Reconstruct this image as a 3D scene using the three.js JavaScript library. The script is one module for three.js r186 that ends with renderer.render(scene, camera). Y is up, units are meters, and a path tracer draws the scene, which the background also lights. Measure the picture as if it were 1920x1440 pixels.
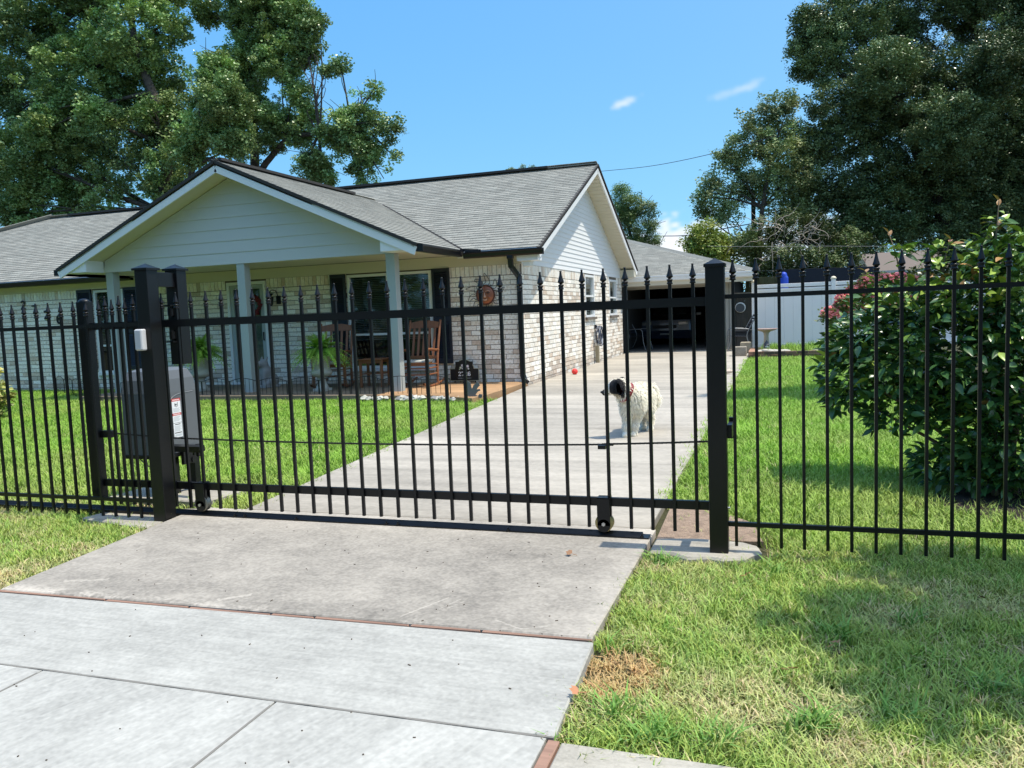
import * as THREE from 'three';
import { mergeGeometries, mergeVertices } from 'three/addons/utils/BufferGeometryUtils.js';
import { RoundedBoxGeometry } from 'three/addons/geometries/RoundedBoxGeometry.js';
import { MarchingCubes } from 'three/addons/objects/MarchingCubes.js';
import { FontLoader } from 'three/addons/loaders/FontLoader.js';
import { TextGeometry } from 'three/addons/geometries/TextGeometry.js';

const V3 = THREE.Vector3, PI = Math.PI;
const scene = new THREE.Scene();

// ---------------------------------------------------------------- camera
const camera = new THREE.PerspectiveCamera(51.435, 4 / 3, 0.05, 900);
camera.position.set(0, 1.3, 0);
camera.rotation.set(-0.0887042, 0.3261003, -0.0396772, 'YXZ');

// ---------------------------------------------------------------- renderer, exposure
const renderer = new THREE.WebGLRenderer({ antialias: true });
renderer.setSize(1024, 768);
renderer.toneMapping = THREE.LinearToneMapping;
renderer.toneMappingExposure = 1.12;
renderer.shadowMap.enabled = true;

// ---------------------------------------------------------------- sun
const SUN = new V3(Math.cos(1.2) * Math.cos(0.03), Math.sin(1.2), -Math.cos(1.2) * Math.sin(0.03)).normalize();
const sun = new THREE.DirectionalLight(new THREE.Color(1.0, 0.93, 0.8), 4.4);
sun.position.copy(SUN).multiplyScalar(60);
sun.target.position.set(-5, 0, -12);
sun.position.add(sun.target.position);
sun.castShadow = true;
sun.shadow.mapSize.set(4096, 4096);
Object.assign(sun.shadow.camera, { left: -35, right: 35, top: 35, bottom: -35, near: 1, far: 140 });
scene.add(sun, sun.target);

// ---------------------------------------------------------------- seeded random numbers and noise
function rng(seed) { let s = seed >>> 0; return () => { s = (s + 0x6d2b79f5) | 0; let t = Math.imul(s ^ (s >>> 15), 1 | s); t = (t + Math.imul(t ^ (t >>> 7), 61 | t)) ^ t; return ((t ^ (t >>> 14)) >>> 0) / 4294967296; }; }
function hash(x, y, s) { let h = Math.imul(x, 374761393) ^ Math.imul(y, 668265263) ^ Math.imul(s, 974634777); h = Math.imul(h ^ (h >>> 13), 1274126177); return ((h ^ (h >>> 16)) >>> 0) / 4294967296; }
function vnoise(x, y, px, py, s) {
  const x0 = Math.floor(x), y0 = Math.floor(y), fx = x - x0, fy = y - y0, u = fx * fx * (3 - 2 * fx), v = fy * fy * (3 - 2 * fy), m = (a, n) => ((a % n) + n) % n;
  const a = hash(m(x0, px), m(y0, py), s), b = hash(m(x0 + 1, px), m(y0, py), s), c = hash(m(x0, px), m(y0 + 1, py), s), d = hash(m(x0 + 1, px), m(y0 + 1, py), s);
  return a + (b - a) * u + (c - a) * v + (a - b - c + d) * u * v;
}
function fbm(u, v, fx, fy, oct, s) { let a = 0.5, t = 0, n = 0; for (let i = 0; i < oct; i++) { t += a * vnoise(u * fx, v * fy, fx, fy, s + i); n += a; a *= 0.55; fx *= 2; fy *= 2; } return t / n; }
const noise2 = (x, z, s = 7) => { const f = (k, q) => vnoise(x * k + 512, z * k + 512, 4096, 4096, s + q); return 0.55 * f(1, 0) + 0.3 * f(2.1, 1) + 0.15 * f(4.7, 2); };
const clamp = (x, a = 0, b = 1) => Math.max(a, Math.min(b, x)), lerp = (a, b, t) => a + (b - a) * t, sstep = (a, b, x) => { const t = clamp((x - a) / (b - a)); return t * t * (3 - 2 * t); };

// ---------------------------------------------------------------- sky: air and a few clouds
{
  const W = 2048, H = 1024, data = new Float32Array(W * H * 4);
  const cl = [[-0.1677, 0.2415, -0.9558, 0.011, 0.0032, 0.5], [-0.175, 0.2395, -0.9558, 0.006, 0.002, 0.3], [-0.0556, 0.2398, -0.9686, 0.012, 0.0028, 0.22], [-0.0302, 0.2458, -0.9688, 0.014, 0.003, 0.27], [-0.04, 0.2425, -0.9688, 0.01, 0.002, 0.16], [-0.118, 0.068, -0.9902, 0.05, 0.022, 0.9], [-0.16, 0.06, -0.986, 0.06, 0.016, 0.7], [0.02, 0.07, -0.99, 0.08, 0.02, 0.7], [-0.34, 0.05, -0.94, 0.12, 0.02, 0.5]];
  const sunDot = new V3();
  for (let r = 0; r < H; r++) for (let c = 0; c < W; c++) {
    const el = ((r + 0.5) / H - 0.5) * PI, az = ((c + 0.5) / W - 0.5) * 2 * PI, y = Math.sin(el), x = Math.cos(el) * Math.cos(az), z = Math.cos(el) * Math.sin(az);
    let R, G, B;
    if (y < 0) { R = 0.2; G = 0.21; B = 0.16; } else {
      const k = Math.pow(1 - y, 3.2);
      R = lerp(0.03, 0.36, k); G = lerp(0.3, 0.76, k); B = lerp(0.8, 1.02, k);
      const d = clamp(sunDot.set(x, y, z).dot(SUN), -1, 1), hz = Math.pow((d + 1) / 2, 5) * 0.75, g = hz + Math.pow(Math.max(d, 0), 5) * 0.55 + Math.pow(Math.max(d, 0), 50) * 1.0;  // hz: wide warm lobe round the sun, added to take blue out of shade
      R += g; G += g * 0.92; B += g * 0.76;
      for (const [cx, cy, cz, wa, we, op] of cl) {
        const dAz = (Math.atan2(z, x) - Math.atan2(cz, cx)), dEl = el - Math.asin(cy);
        if (Math.abs(dAz) > wa * 2.4 || Math.abs(dEl) > we * 3) continue;
        const n = fbm(az * 6 + 5, el * 16 + 5, 14, 14, 5, 91), q = 1 - Math.hypot(dAz / (wa * 1.6), (dEl - dAz * 0.16) / (we * 1.9)), a = clamp((q + (n - 0.5) * 1.5) * 1.6) * op;
        R = lerp(R, 0.93, a); G = lerp(G, 0.96, a); B = lerp(B, 1.0, a);
      }
    }
    data.set([R, G, B, 1], (r * W + c) * 4);
  }
  const t = new THREE.DataTexture(data, W, H, THREE.RGBAFormat, THREE.FloatType);
  t.mapping = THREE.EquirectangularReflectionMapping; t.magFilter = t.minFilter = THREE.LinearFilter; t.wrapS = THREE.RepeatWrapping; t.needsUpdate = true;
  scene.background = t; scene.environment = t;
}

// ---------------------------------------------------------------- names, groups, meshes
const used = new Map();
function numbered(name) { const n = used.get(name) ?? 0; used.set(name, n + 1); return n ? name + '_' + String(n).padStart(3, '0') : name; }
function tag(o, label, category, group) { Object.assign(o.userData, { label, category }); if (group) o.userData.group = group; return o; }
function thing(name, label, category, pos = [0, 0, 0], turn = 0, group) {
  const o = new THREE.Group(); o.name = numbered(name); o.position.set(...pos); o.rotation.y = turn; scene.add(o); return tag(o, label, category, group);
}
function copy(o, pos, turn, label) { const c = o.clone(); c.name = numbered(o.name.replace(/_\d+$/, '')); c.userData = { ...o.userData }; if (label) c.userData.label = label; if (pos) c.position.set(...pos); if (turn !== undefined) c.rotation.y = turn; scene.add(c); return c; }
function part(name, geo, mat, parent = scene, kind) {
  const m = new THREE.Mesh(Array.isArray(geo) ? merge(geo) : geo, mat); m.name = parent === scene ? numbered(name) : name; m.castShadow = m.receiveShadow = true;
  if (kind) m.userData.kind = kind; parent.add(m); return m;
}
function struct(name, geo, mat) { return part(name, geo, mat, scene, 'structure'); }
function structGroup(name) { const g = new THREE.Group(); g.name = numbered(name); g.userData.kind = 'structure'; scene.add(g); return g; }
function merge(list) {
  const l = list.map((g) => { const h = g.index ? g.toNonIndexed() : g; if (!h.attributes.uv) h.setAttribute('uv', new THREE.BufferAttribute(new Float32Array(h.attributes.position.count * 2), 2)); for (const k of Object.keys(h.attributes)) if (!['position', 'normal', 'uv', 'color'].includes(k)) h.deleteAttribute(k); return h; });
  if (l.some((g) => g.attributes.color)) for (const g of l) if (!g.attributes.color) paint(g, [1, 1, 1]);
  return mergeGeometries(l);
}
function paint(g, c) { const n = g.attributes.position.count, a = new Float32Array(n * 3); for (let i = 0; i < n; i++) a.set(c, i * 3); g.setAttribute('color', new THREE.BufferAttribute(a, 3)); return g; }
// texture coordinates in metres, by the main direction of each face
function metres(g, k = 1) {
  const h = g.index ? g.toNonIndexed() : g, p = h.attributes.position, uv = new Float32Array(p.count * 2), a = new V3(), b = new V3(), c = new V3();
  for (let i = 0; i < p.count; i += 3) {
    a.fromBufferAttribute(p, i); b.fromBufferAttribute(p, i + 1).sub(a); c.fromBufferAttribute(p, i + 2).sub(a); b.cross(c);
    const X = Math.abs(b.x), Y = Math.abs(b.y), Z = Math.abs(b.z);
    for (let j = 0; j < 3; j++) { const x = p.getX(i + j), y = p.getY(i + j), z = p.getZ(i + j); uv.set(Y >= X && Y >= Z ? [x * k, z * k] : X > Z ? [z * k, y * k] : [x * k, y * k], (i + j) * 2); }
  }
  h.setAttribute('uv', new THREE.BufferAttribute(uv, 2)); return h;
}
function box(w, h, d, x = 0, y = 0, z = 0, rx = 0, ry = 0, rz = 0) { const g = new THREE.BoxGeometry(w, h, d); if (rx) g.rotateX(rx); if (ry) g.rotateY(ry); if (rz) g.rotateZ(rz); return g.translate(x, y, z); }
function span(x0, x1, y0, y1, z0, z1) { return new THREE.BoxGeometry(Math.abs(x1 - x0), Math.abs(y1 - y0), Math.abs(z1 - z0)).translate((x0 + x1) / 2, (y0 + y1) / 2, (z0 + z1) / 2); }
function rbox(w, h, d, r, x = 0, y = 0, z = 0, seg = 2) { return new RoundedBoxGeometry(w, h, d, seg, r).translate(x, y, z); }
function cyl(r0, r1, h, x = 0, y = 0, z = 0, n = 14) { return new THREE.CylinderGeometry(r1, r0, h, n).translate(x, y, z); }
function rod(a, b, r, r2 = r, n = 8) {
  const A = new V3(...a), B = new V3(...b), d = B.clone().sub(A), g = new THREE.CylinderGeometry(r2, r, d.length(), n);
  return g.applyQuaternion(new THREE.Quaternion().setFromUnitVectors(new V3(0, 1, 0), d.clone().normalize())).translate(...A.add(B).multiplyScalar(0.5).toArray());
}
function bar(a, b, w, t) { // square bar from a to b
  const A = new V3(...a), B = new V3(...b), d = B.clone().sub(A), g = new THREE.BoxGeometry(w, d.length(), t);
  return g.applyQuaternion(new THREE.Quaternion().setFromUnitVectors(new V3(0, 1, 0), d.clone().normalize())).translate(...A.add(B).multiplyScalar(0.5).toArray());
}
function tube(pts, r, n = 20, k = 6, closed = false) { return new THREE.TubeGeometry(new THREE.CatmullRomCurve3(pts.map((p) => new V3(...p)), closed), n, r, k, closed); }
function limb(pts, r0, r1, n = 12, k = 7) {
  const c = new THREE.CatmullRomCurve3(pts.map((p) => new V3(...p))), g = new THREE.TubeGeometry(c, n, 1, k), p = g.attributes.position, v = new V3();
  for (let i = 0; i <= n; i++) { const o = c.getPointAt(i / n), r = lerp(r0, r1, i / n); for (let j = 0; j <= k; j++) { const q = i * (k + 1) + j; v.fromBufferAttribute(p, q).sub(o).multiplyScalar(r).add(o); p.setXYZ(q, v.x, v.y, v.z); } }
  const uv = g.attributes.uv, len = c.getLength(); for (let i = 0; i < uv.count; i++) uv.setXY(i, uv.getX(i) * len, uv.getY(i) * 6.28 * r0);
  g.computeVertexNormals(); return g;
}
function lathe(prof, n = 24) { return new THREE.LatheGeometry(prof.map(([r, y]) => new THREE.Vector2(r, y)), n); }
function shapeOf(pts) { const s = new THREE.Shape(); pts.forEach(([x, y], i) => (i ? s.lineTo(x, y) : s.moveTo(x, y))); s.closePath(); return s; }
function extrude(pts, depth, bevel = 0) { return new THREE.ExtrudeGeometry(Array.isArray(pts) ? shapeOf(pts) : pts, { depth, bevelEnabled: bevel > 0, bevelSize: bevel, bevelThickness: bevel, bevelSegments: 1, curveSegments: 12 }); }
// a flat slab: outline in (x, z), upper face at y
function slab(pts, y, thick, bevel = 0.006) { const g = new THREE.ExtrudeGeometry(shapeOf(pts.map(([x, z]) => [x, -z])), { depth: thick - 2 * bevel, bevelEnabled: true, bevelSize: bevel, bevelOffset: -bevel, bevelThickness: bevel, bevelSegments: 1 }); return g.rotateX(-PI / 2).translate(0, y - thick + bevel, 0); }
// a plane polygon with thickness below it
function plate(pts, thick) {
  const P = pts.map((p) => new V3(...p)), n = new V3().subVectors(P[1], P[0]).cross(new V3().subVectors(P[2], P[0])).normalize(), pos = [], tri = (a, b, c) => pos.push(...a.toArray(), ...b.toArray(), ...c.toArray());
  if (n.y < 0) { P.reverse(); n.negate(); }
  const Q = P.map((p) => p.clone().addScaledVector(n, -thick)), N = P.length;
  for (let i = 1; i < N - 1; i++) { tri(P[0], P[i], P[i + 1]); tri(Q[0], Q[i + 1], Q[i]); }
  for (let i = 0; i < N; i++) { const j = (i + 1) % N; tri(P[i], Q[i], Q[j]); tri(P[i], Q[j], P[j]); }
  const g = new THREE.BufferGeometry(); g.setAttribute('position', new THREE.Float32BufferAttribute(pos, 3)); g.computeVertexNormals(); return g;
}

// ---------------------------------------------------------------- textures
function tex(w, h, fn, srgb = false, rep = [1, 1]) {
  const d = new Uint8Array(w * h * 4);
  for (let y = 0; y < h; y++) for (let x = 0; x < w; x++) { const c = fn(x / w, y / h), o = (y * w + x) * 4; if (typeof c === 'number') d[o] = d[o + 1] = d[o + 2] = clamp(c) * 255; else { d[o] = clamp(c[0]) * 255; d[o + 1] = clamp(c[1]) * 255; d[o + 2] = clamp(c[2]) * 255; } d[o + 3] = 255; }
  const t = new THREE.DataTexture(d, w, h); t.wrapS = t.wrapT = THREE.RepeatWrapping; t.magFilter = THREE.LinearFilter; t.minFilter = THREE.LinearMipmapLinearFilter; t.generateMipmaps = true; if (srgb) t.colorSpace = THREE.SRGBColorSpace; t.repeat.set(...rep); t.needsUpdate = true; return t;
}
function rep(t, x, y, rot = 0) { const c = t.clone(); c.repeat.set(x, y); c.rotation = rot; c.needsUpdate = true; return c; }
const T = {};
T.grain = tex(512, 512, (u, v) => 0.35 + 0.65 * fbm(u, v, 24, 24, 5, 3));
T.blotch = tex(512, 512, (u, v) => { const a = fbm(u, v, 4, 4, 6, 11), b = fbm(u, v, 60, 60, 3, 12); return 0.55 + 0.6 * (a - 0.25) * 0.8 + 0.22 * (b - 0.5); });
T.broom = tex(1024, 1024, (u, v) => { const s = fbm(u, v, 5, 170, 4, 21), a = fbm(u, v, 3, 4, 6, 22), p = fbm(u, v, 130, 130, 2, 23), c = fbm(u, v, 14, 22, 5, 24); return 0.7 + 0.17 * (s - 0.5) + 0.26 * (a - 0.5) + 0.22 * (p - 0.5) + 0.2 * (c - 0.5); });
T.drive = tex(1024, 1024, (u, v) => { const s = fbm(u, v, 3, 26, 5, 31), a = fbm(u, v, 4, 5, 6, 32), p = fbm(u, v, 150, 150, 2, 33); const k = 0.62 + 0.4 * (s - 0.5) + 0.36 * (a - 0.5) + 0.16 * (p - 0.5); return [k, k * 0.965, k * 0.91]; });
T.brick = tex(512, 512, (u, v) => { const a = fbm(u, v, 10, 14, 5, 41), b = fbm(u, v, 50, 50, 3, 42), w = sstep(0.32, 0.55, a + (b - 0.5) * 0.5); return [lerp(0.8, 1, w), lerp(0.73, 1, w), lerp(0.65, 0.99, w)]; });
T.granule = tex(512, 512, (u, v) => { const a = fbm(u, v, 90, 90, 3, 51), b = fbm(u, v, 5, 5, 4, 52); return 0.62 + 0.5 * (a - 0.5) + 0.3 * (b - 0.5); });
T.bark = tex(256, 512, (u, v) => { const a = fbm(u, v, 14, 4, 5, 61), b = fbm(u, v, 40, 20, 3, 62); return 0.4 + 0.8 * (a - 0.4) + 0.3 * (b - 0.5); });
T.wood = tex(256, 1024, (u, v) => { const a = fbm(u, v, 36, 3, 4, 71), b = fbm(u, v, 6, 2, 3, 72); return 0.7 + 0.45 * (a - 0.5) + 0.35 * (b - 0.5); });
T.soil = tex(512, 512, (u, v) => { const a = fbm(u, v, 8, 8, 6, 81), b = fbm(u, v, 70, 70, 3, 82), k = 0.35 + 0.5 * a + 0.5 * (b - 0.5); return [k, k, k * 0.9]; });

// ---------------------------------------------------------------- materials (linear base colours)
const col = (r, g, b) => new THREE.Color(r, g, b);
function mat(c, rough = 0.8, extra = {}) { return new THREE.MeshStandardMaterial({ color: col(...c), roughness: rough, ...extra }); }
const M = {};
M.black = new THREE.MeshPhysicalMaterial({ color: col(0.006, 0.006, 0.0068), roughness: 0.36, specularIntensity: 0.75, bumpMap: rep(T.grain, 6, 6), bumpScale: 0.0003 });
M.gutter = new THREE.MeshPhysicalMaterial({ color: col(0.01, 0.011, 0.014), roughness: 0.3, specularIntensity: 0.8 });
M.trim = mat([0.76, 0.77, 0.77], 0.55, { bumpMap: rep(T.blotch, 1, 1), bumpScale: 0.001 });
M.siding = mat([0.52, 0.53, 0.52], 0.6, { bumpMap: rep(T.wood, 1, 0.4, PI / 2), bumpScale: 0.0012 });
M.vinyl = mat([0.8, 0.8, 0.8], 0.45);
M.soffit = mat([0.6, 0.56, 0.44], 0.65);
M.column = mat([0.36, 0.405, 0.4], 0.55);
M.shutter = mat([0.012, 0.016, 0.028], 0.5);
M.mortar = mat([0.2, 0.165, 0.13], 0.95, { map: rep(T.blotch, 0.7, 0.7) });
M.dark = mat([0.03, 0.03, 0.032], 0.9);
M.glass = new THREE.MeshPhysicalMaterial({ color: col(0.86, 0.9, 0.89), roughness: 0.03, transmission: 1, thickness: 0, ior: 1.5 });
M.blind = mat([0.16, 0.165, 0.155], 0.7);
M.deck = mat([0.12, 0.115, 0.105], 0.9);
M.ridge = mat([0.035, 0.032, 0.03], 0.85, { bumpMap: rep(T.granule, 4, 4), bumpScale: 0.003 });
M.concreteOld = null;
M.broom = mat([0.52, 0.51, 0.465], 0.86, { map: rep(T.broom, 0.55, 0.55), bumpMap: rep(T.broom, 0.55, 0.55), bumpScale: 0.004 });
M.walk = mat([0.54, 0.53, 0.485], 0.86, { map: rep(T.broom, 0.5, 0.5, 1.25), bumpMap: rep(T.broom, 0.5, 0.5, 1.25), bumpScale: 0.004 });
M.walkR = mat([0.62, 0.595, 0.53], 0.88, { map: rep(T.drive, 0.9, 0.9), bumpMap: rep(T.grain, 1, 1), bumpScale: 0.003 });
M.drive = mat([0.6, 0.565, 0.505], 0.86, { map: rep(T.drive, 0.21, 0.24), bumpMap: rep(T.drive, 0.5, 0.5), bumpScale: 0.003 });
M.redwood = mat([0.42, 0.245, 0.175], 0.8, { map: rep(T.wood, 3, 0.8, PI / 2) });
M.soil = mat([0.085, 0.085, 0.035], 1, { map: rep(T.soil, 1.3, 1.3), bumpMap: rep(T.soil, 2, 2), bumpScale: 0.02 });
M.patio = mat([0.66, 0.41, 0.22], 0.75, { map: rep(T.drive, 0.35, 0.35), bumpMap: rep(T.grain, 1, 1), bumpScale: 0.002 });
M.bark = mat([0.16, 0.125, 0.1], 0.95, { map: T.bark, bumpMap: T.bark, bumpScale: 0.02 });
M.cedar = mat([0.33, 0.125, 0.05], 0.5, { map: rep(T.wood, 4, 1) });
M.metal = mat([0.55, 0.55, 0.55], 0.35, { metalness: 0.9 });
// ================================================================ THE GROUND
const ground = new THREE.PlaneGeometry(700, 700, 1, 1).rotateX(-PI / 2).translate(0, -0.05, 0);
for (let i = 0, uv = ground.attributes.uv; i < uv.count; i++) uv.setXY(i, uv.getX(i) * 700, uv.getY(i) * 700);
struct('ground', ground, M.soil);

// the older slab in front of the gate has stains, worn light areas and a few scrapes of its own
T.old = tex(1024, 512, (u, v) => {
  const a = fbm(u, v, 5, 4, 6, 101), b = fbm(u, v, 16, 12, 5, 102), p = fbm(u, v, 260, 140, 2, 103), f = fbm(u, v, 90, 50, 3, 104);
  let k = 0.44 + 0.22 * (a - 0.5) + 0.2 * (b - 0.5) + 0.22 * (p - 0.5) + 0.12 * (f - 0.5);
  k += 0.16 * sstep(0.3, 0.0, v) * (0.4 + a);                                        // paler towards the gate
  k += 0.1 * sstep(0.93, 1, u);
  const scr = (u0, v0, u1, v1, w, q) => { const dx = u1 - u0, dy = v1 - v0, t = clamp(((u - u0) * dx + (v - v0) * dy) / (dx * dx + dy * dy)), d = Math.hypot((u - u0 - dx * t) * 2.1, v - v0 - dy * t); if (d < w * (0.35 + 0.9 * p)) k += q * 0.55; };
  scr(0.73, 0.93, 0.765, 0.78, 0.0035, 0.3); scr(0.77, 0.86, 0.785, 0.78, 0.003, 0.26); scr(0.78, 0.85, 0.792, 0.8, 0.003, 0.2); scr(0.44, 0.93, 0.47, 0.88, 0.012, 0.3); scr(0.13, 0.9, 0.19, 0.86, 0.012, 0.22); scr(0.27, 0.88, 0.3, 0.85, 0.004, 0.2); scr(0.86, 0.9, 0.9, 0.94, 0.005, 0.25); scr(0.9, 0.94, 0.93, 0.91, 0.004, 0.2);
  if (v > 0.93) k += 0.25 * sstep(0.5, 0.7, b + 0.3 * (p - 0.5)) * sstep(0.93, 1, v);
  return [k, k * 0.945, k * 0.885];
});
T.old.flipY = false;
M.concreteOld = mat([0.67, 0.645, 0.59], 0.88, { map: T.old, bumpMap: rep(T.grain, 5, 2.5), bumpScale: 0.003 });
function fitUV(g, x0, x1, z0, z1) { const h = g.index ? g.toNonIndexed() : g, p = h.attributes.position, uv = new Float32Array(p.count * 2); for (let i = 0; i < p.count; i++) { uv[i * 2] = (p.getX(i) - x0) / (x1 - x0); uv[i * 2 + 1] = (p.getZ(i) - z0) / (z1 - z0); } h.setAttribute('uv', new THREE.BufferAttribute(uv, 2)); return h; }

const driveway = structGroup('driveway');
part('concrete_slab', fitUV(slab([[-3.97, -4.62], [-0.705, -4.62], [-0.72, -3.0], [-3.79, -2.915]], 0, 0.12), -3.97, -0.7, -4.62, -2.92), M.concreteOld, driveway);
part('concrete_slab', slab([[-3.79, -2.878], [-0.705, -2.962], [-0.668, -2.242], [-3.8, -2.222]], 0, 0.13), M.broom, driveway);
{
  // a redwood strip in the joint, cracked into lengths
  const r = rng(5), xs = [-3.8, -3.1, -2.62, -2.18, -1.96, -1.5, -1.18, -0.71];
  for (let i = 0; i < xs.length - 1; i++) { const x0 = xs[i] + 0.006, x1 = xs[i + 1] - 0.006, z = (x) => -2.893 - (x + 3.8) * 0.0276; part('joint_strip', metres(slab([[x0, z(x0) - 0.009], [x1, z(x1) - 0.009 + r() * 0.005], [x1, z(x1) + 0.008 - r() * 0.005], [x0, z(x0) + 0.008]], 0.004 - r() * 0.008, 0.09, 0.003)), M.redwood, driveway); }
}
const inner = [[-4.7, -3.58], [-6.0, -3.69], [-10.31, -4.05], [-13.65, -4.27], [-24.2, -4.27]], leftAt = (z) => { for (let i = 0; i < inner.length - 1; i++) if (z <= inner[i][0] && z >= inner[i + 1][0]) return lerp(inner[i][1], inner[i + 1][1], (z - inner[i][0]) / (inner[i + 1][0] - inner[i][0])); return z > -4.7 ? -3.58 : -4.27; };
for (const [a, b] of [[-4.63, -7.6], [-7.61, -10.9], [-10.91, -15.4], [-15.41, -20.0], [-20.01, -24.0]]) {
  const L = [[leftAt(a), a]]; for (const [z, x] of inner) if (z < a && z > b) L.push([x, z]); L.push([leftAt(b), b]);
  part('concrete_slab', slab([...L.reverse(), ...[[-0.74, a], [-0.745, b]]].map(([x, z]) => [x, z]), 0.0, 0.12, 0.004), M.drive, driveway);
}
const sidewalk = structGroup('sidewalk'); M.seam = mat([0.19, 0.18, 0.16], 0.95);
for (const [x0, x1] of [[-6.2, -2.712], [-2.704, -1.662], [-1.654, -0.69]]) part('paving_slab', slab([[x0, -2.216 - (x0 + 3.8) * 0.0058], [x1, -2.216 - (x1 + 3.8) * 0.0058], [x1 + (x1 > -1 ? 0.01 : 0), -0.7], [x0, -0.7]], 0, 0.12, 0.002), M.walk, sidewalk);
for (const x of [-2.708, -1.658]) part('joint_filler', slab([[x - 0.0045, -2.2], [x + 0.0045, -2.2], [x + 0.0045, -0.7], [x - 0.0045, -0.7]], 0.0012, 0.05, 0.0005), M.seam, sidewalk);
{ const z = (x) => -2.2195 - (x + 3.8) * 0.0062, L = [], q = []; for (let i = 0; i <= 40; i++) { const x = -5 + i * 0.1083; L.push([x, z(x) - 0.004 + 0.003 * Math.sin(i * 1.7)]); q.push([x, z(x) + 0.004 + 0.003 * Math.sin(i * 2.3)]); } part('joint_filler', slab([...L, ...q.reverse()], 0.0012, 0.05, 0.0005), M.seam, sidewalk); }
part('joint_strip', metres(slab([[-0.685, -2.235], [-0.648, -2.235], [-0.645, -0.7], [-0.682, -0.7]], -0.004, 0.08, 0.003)), M.redwood, sidewalk);
part('paving_slab', slab([[-0.643, -2.235], [1.9, -2.215], [1.9, -0.7], [-0.64, -0.7]], -0.006, 0.12, 0.006), M.walkR, sidewalk);

// footings and bare patches at the gate
const footing = structGroup('footing');
part('concrete_slab', metres(slab([[-0.68, -4.45], [-0.44, -4.49], [-0.2, -4.46], [-0.12, -4.4], [-0.1, -4.3], [-0.15, -4.24], [-0.18, -4.17], [-0.29, -4.13], [-0.36, -4.15], [-0.47, -4.12], [-0.56, -4.19], [-0.68, -4.2]], -0.004, 0.08, 0.012)), M.walkR, footing);
part('concrete_slab', metres(slab([[-4.62, -4.5], [-3.98, -4.62], [-3.96, -4.1], [-4.15, -4.14], [-4.66, -4.24]], -0.012, 0.08, 0.01)), M.walkR, footing);
M.gravel = mat([0.5, 0.36, 0.29], 0.95, { map: rep(T.soil, 4, 4), bumpMap: rep(T.grain, 6, 6), bumpScale: 0.012 });
struct('gravel_patch', metres(slab([[-0.7, -5.45], [-0.42, -5.2], [-0.16, -4.9], [-0.1, -4.52], [-0.68, -4.47]], -0.012, 0.03, 0.004)), M.gravel);
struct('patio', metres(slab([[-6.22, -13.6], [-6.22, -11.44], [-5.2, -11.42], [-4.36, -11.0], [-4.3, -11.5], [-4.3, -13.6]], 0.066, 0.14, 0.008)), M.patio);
struct('porch_slab', metres(slab([[-12.35, -13.6], [-12.35, -11.45], [-6.226, -11.44], [-6.226, -13.6]], 0.07, 0.14, 0.008)), mat([0.36, 0.28, 0.2], 0.8, { map: rep(T.drive, 0.35, 0.35) }));  // same slab as the patio; the porch shade is put into this greyer colour

// grass: one instanced clump of blades, scattered where turf grows
function bladeClump(seed, n, R, h, w) {
  const r = rng(seed), pos = [], nor = [];
  for (let i = 0; i < n; i++) {
    const a = r() * 2 * PI, d = Math.sqrt(r()) * R, x = Math.cos(a) * d, z = Math.sin(a) * d, b = r() * 2 * PI, H = h * (0.55 + 0.75 * r()), W = w * (0.7 + 0.6 * r()), lean = H * (0.25 + 0.9 * r()), px = -Math.sin(b), pz = Math.cos(b), lx = Math.cos(b), lz = Math.sin(b);
    const P = (t, s) => [x + lx * lean * t * t + px * W * s * (1 - t * t * 0.9), H * t * (1 - 0.18 * t), z + lz * lean * t * t + pz * W * s * (1 - t * t * 0.9)];
    const a0 = P(0, -1), b0 = P(0, 1), a1 = P(0.55, -1), b1 = P(0.55, 1), tip = P(1, 0);
    for (const t of [[a0, b0, b1], [a0, b1, a1], [a1, b1, tip]]) pos.push(...t.flat());
  }
  const g = new THREE.BufferGeometry(); g.setAttribute('position', new THREE.Float32BufferAttribute(pos, 3)); g.computeVertexNormals(); return g;
}
M.grass = new THREE.MeshPhysicalMaterial({ color: col(1, 1, 1), roughness: 0.55, transmission: 0.3, thickness: 0, ior: 1.3 });
function scatter(name, label, geo, area, density, seed, accept, tint, size = [0.8, 1.35]) {
  const r = rng(seed), [x0, x1, z0, z1] = area, n = Math.round((x1 - x0) * (z1 - z0) * density), list = [];
  for (let i = 0; i < n; i++) { const x = lerp(x0, x1, r()), z = lerp(z0, z1, r()), k = accept(x, z, r); if (k > 0 && r() < k) list.push([x, z, r() * 2 * PI, lerp(size[0], size[1], r()), tint(x, z, r), (r() - 0.5) * 0.5, (r() - 0.5) * 0.5]); }
  const im = new THREE.InstancedMesh(geo, M.grass, list.length), o = new THREE.Object3D();
  list.forEach(([x, z, a, s, c, tx, tz], i) => { o.position.set(x, -0.045, z); o.rotation.set(tx, a, tz); o.scale.set(s, s * (c[3] ?? 1), s); o.updateMatrix(); im.setMatrixAt(i, o.matrix); im.setColorAt(i, col(c[0], c[1], c[2])); });
  im.name = numbered(name); im.castShadow = im.receiveShadow = true; im.userData.kind = 'stuff'; tag(im, label, 'grass'); scene.add(im);
}
const frontLeft = (x, z) => z > -4.7 ? x < lerp(-3.97, -3.79, clamp((z + 4.5) / 1.6)) : true;
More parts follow.
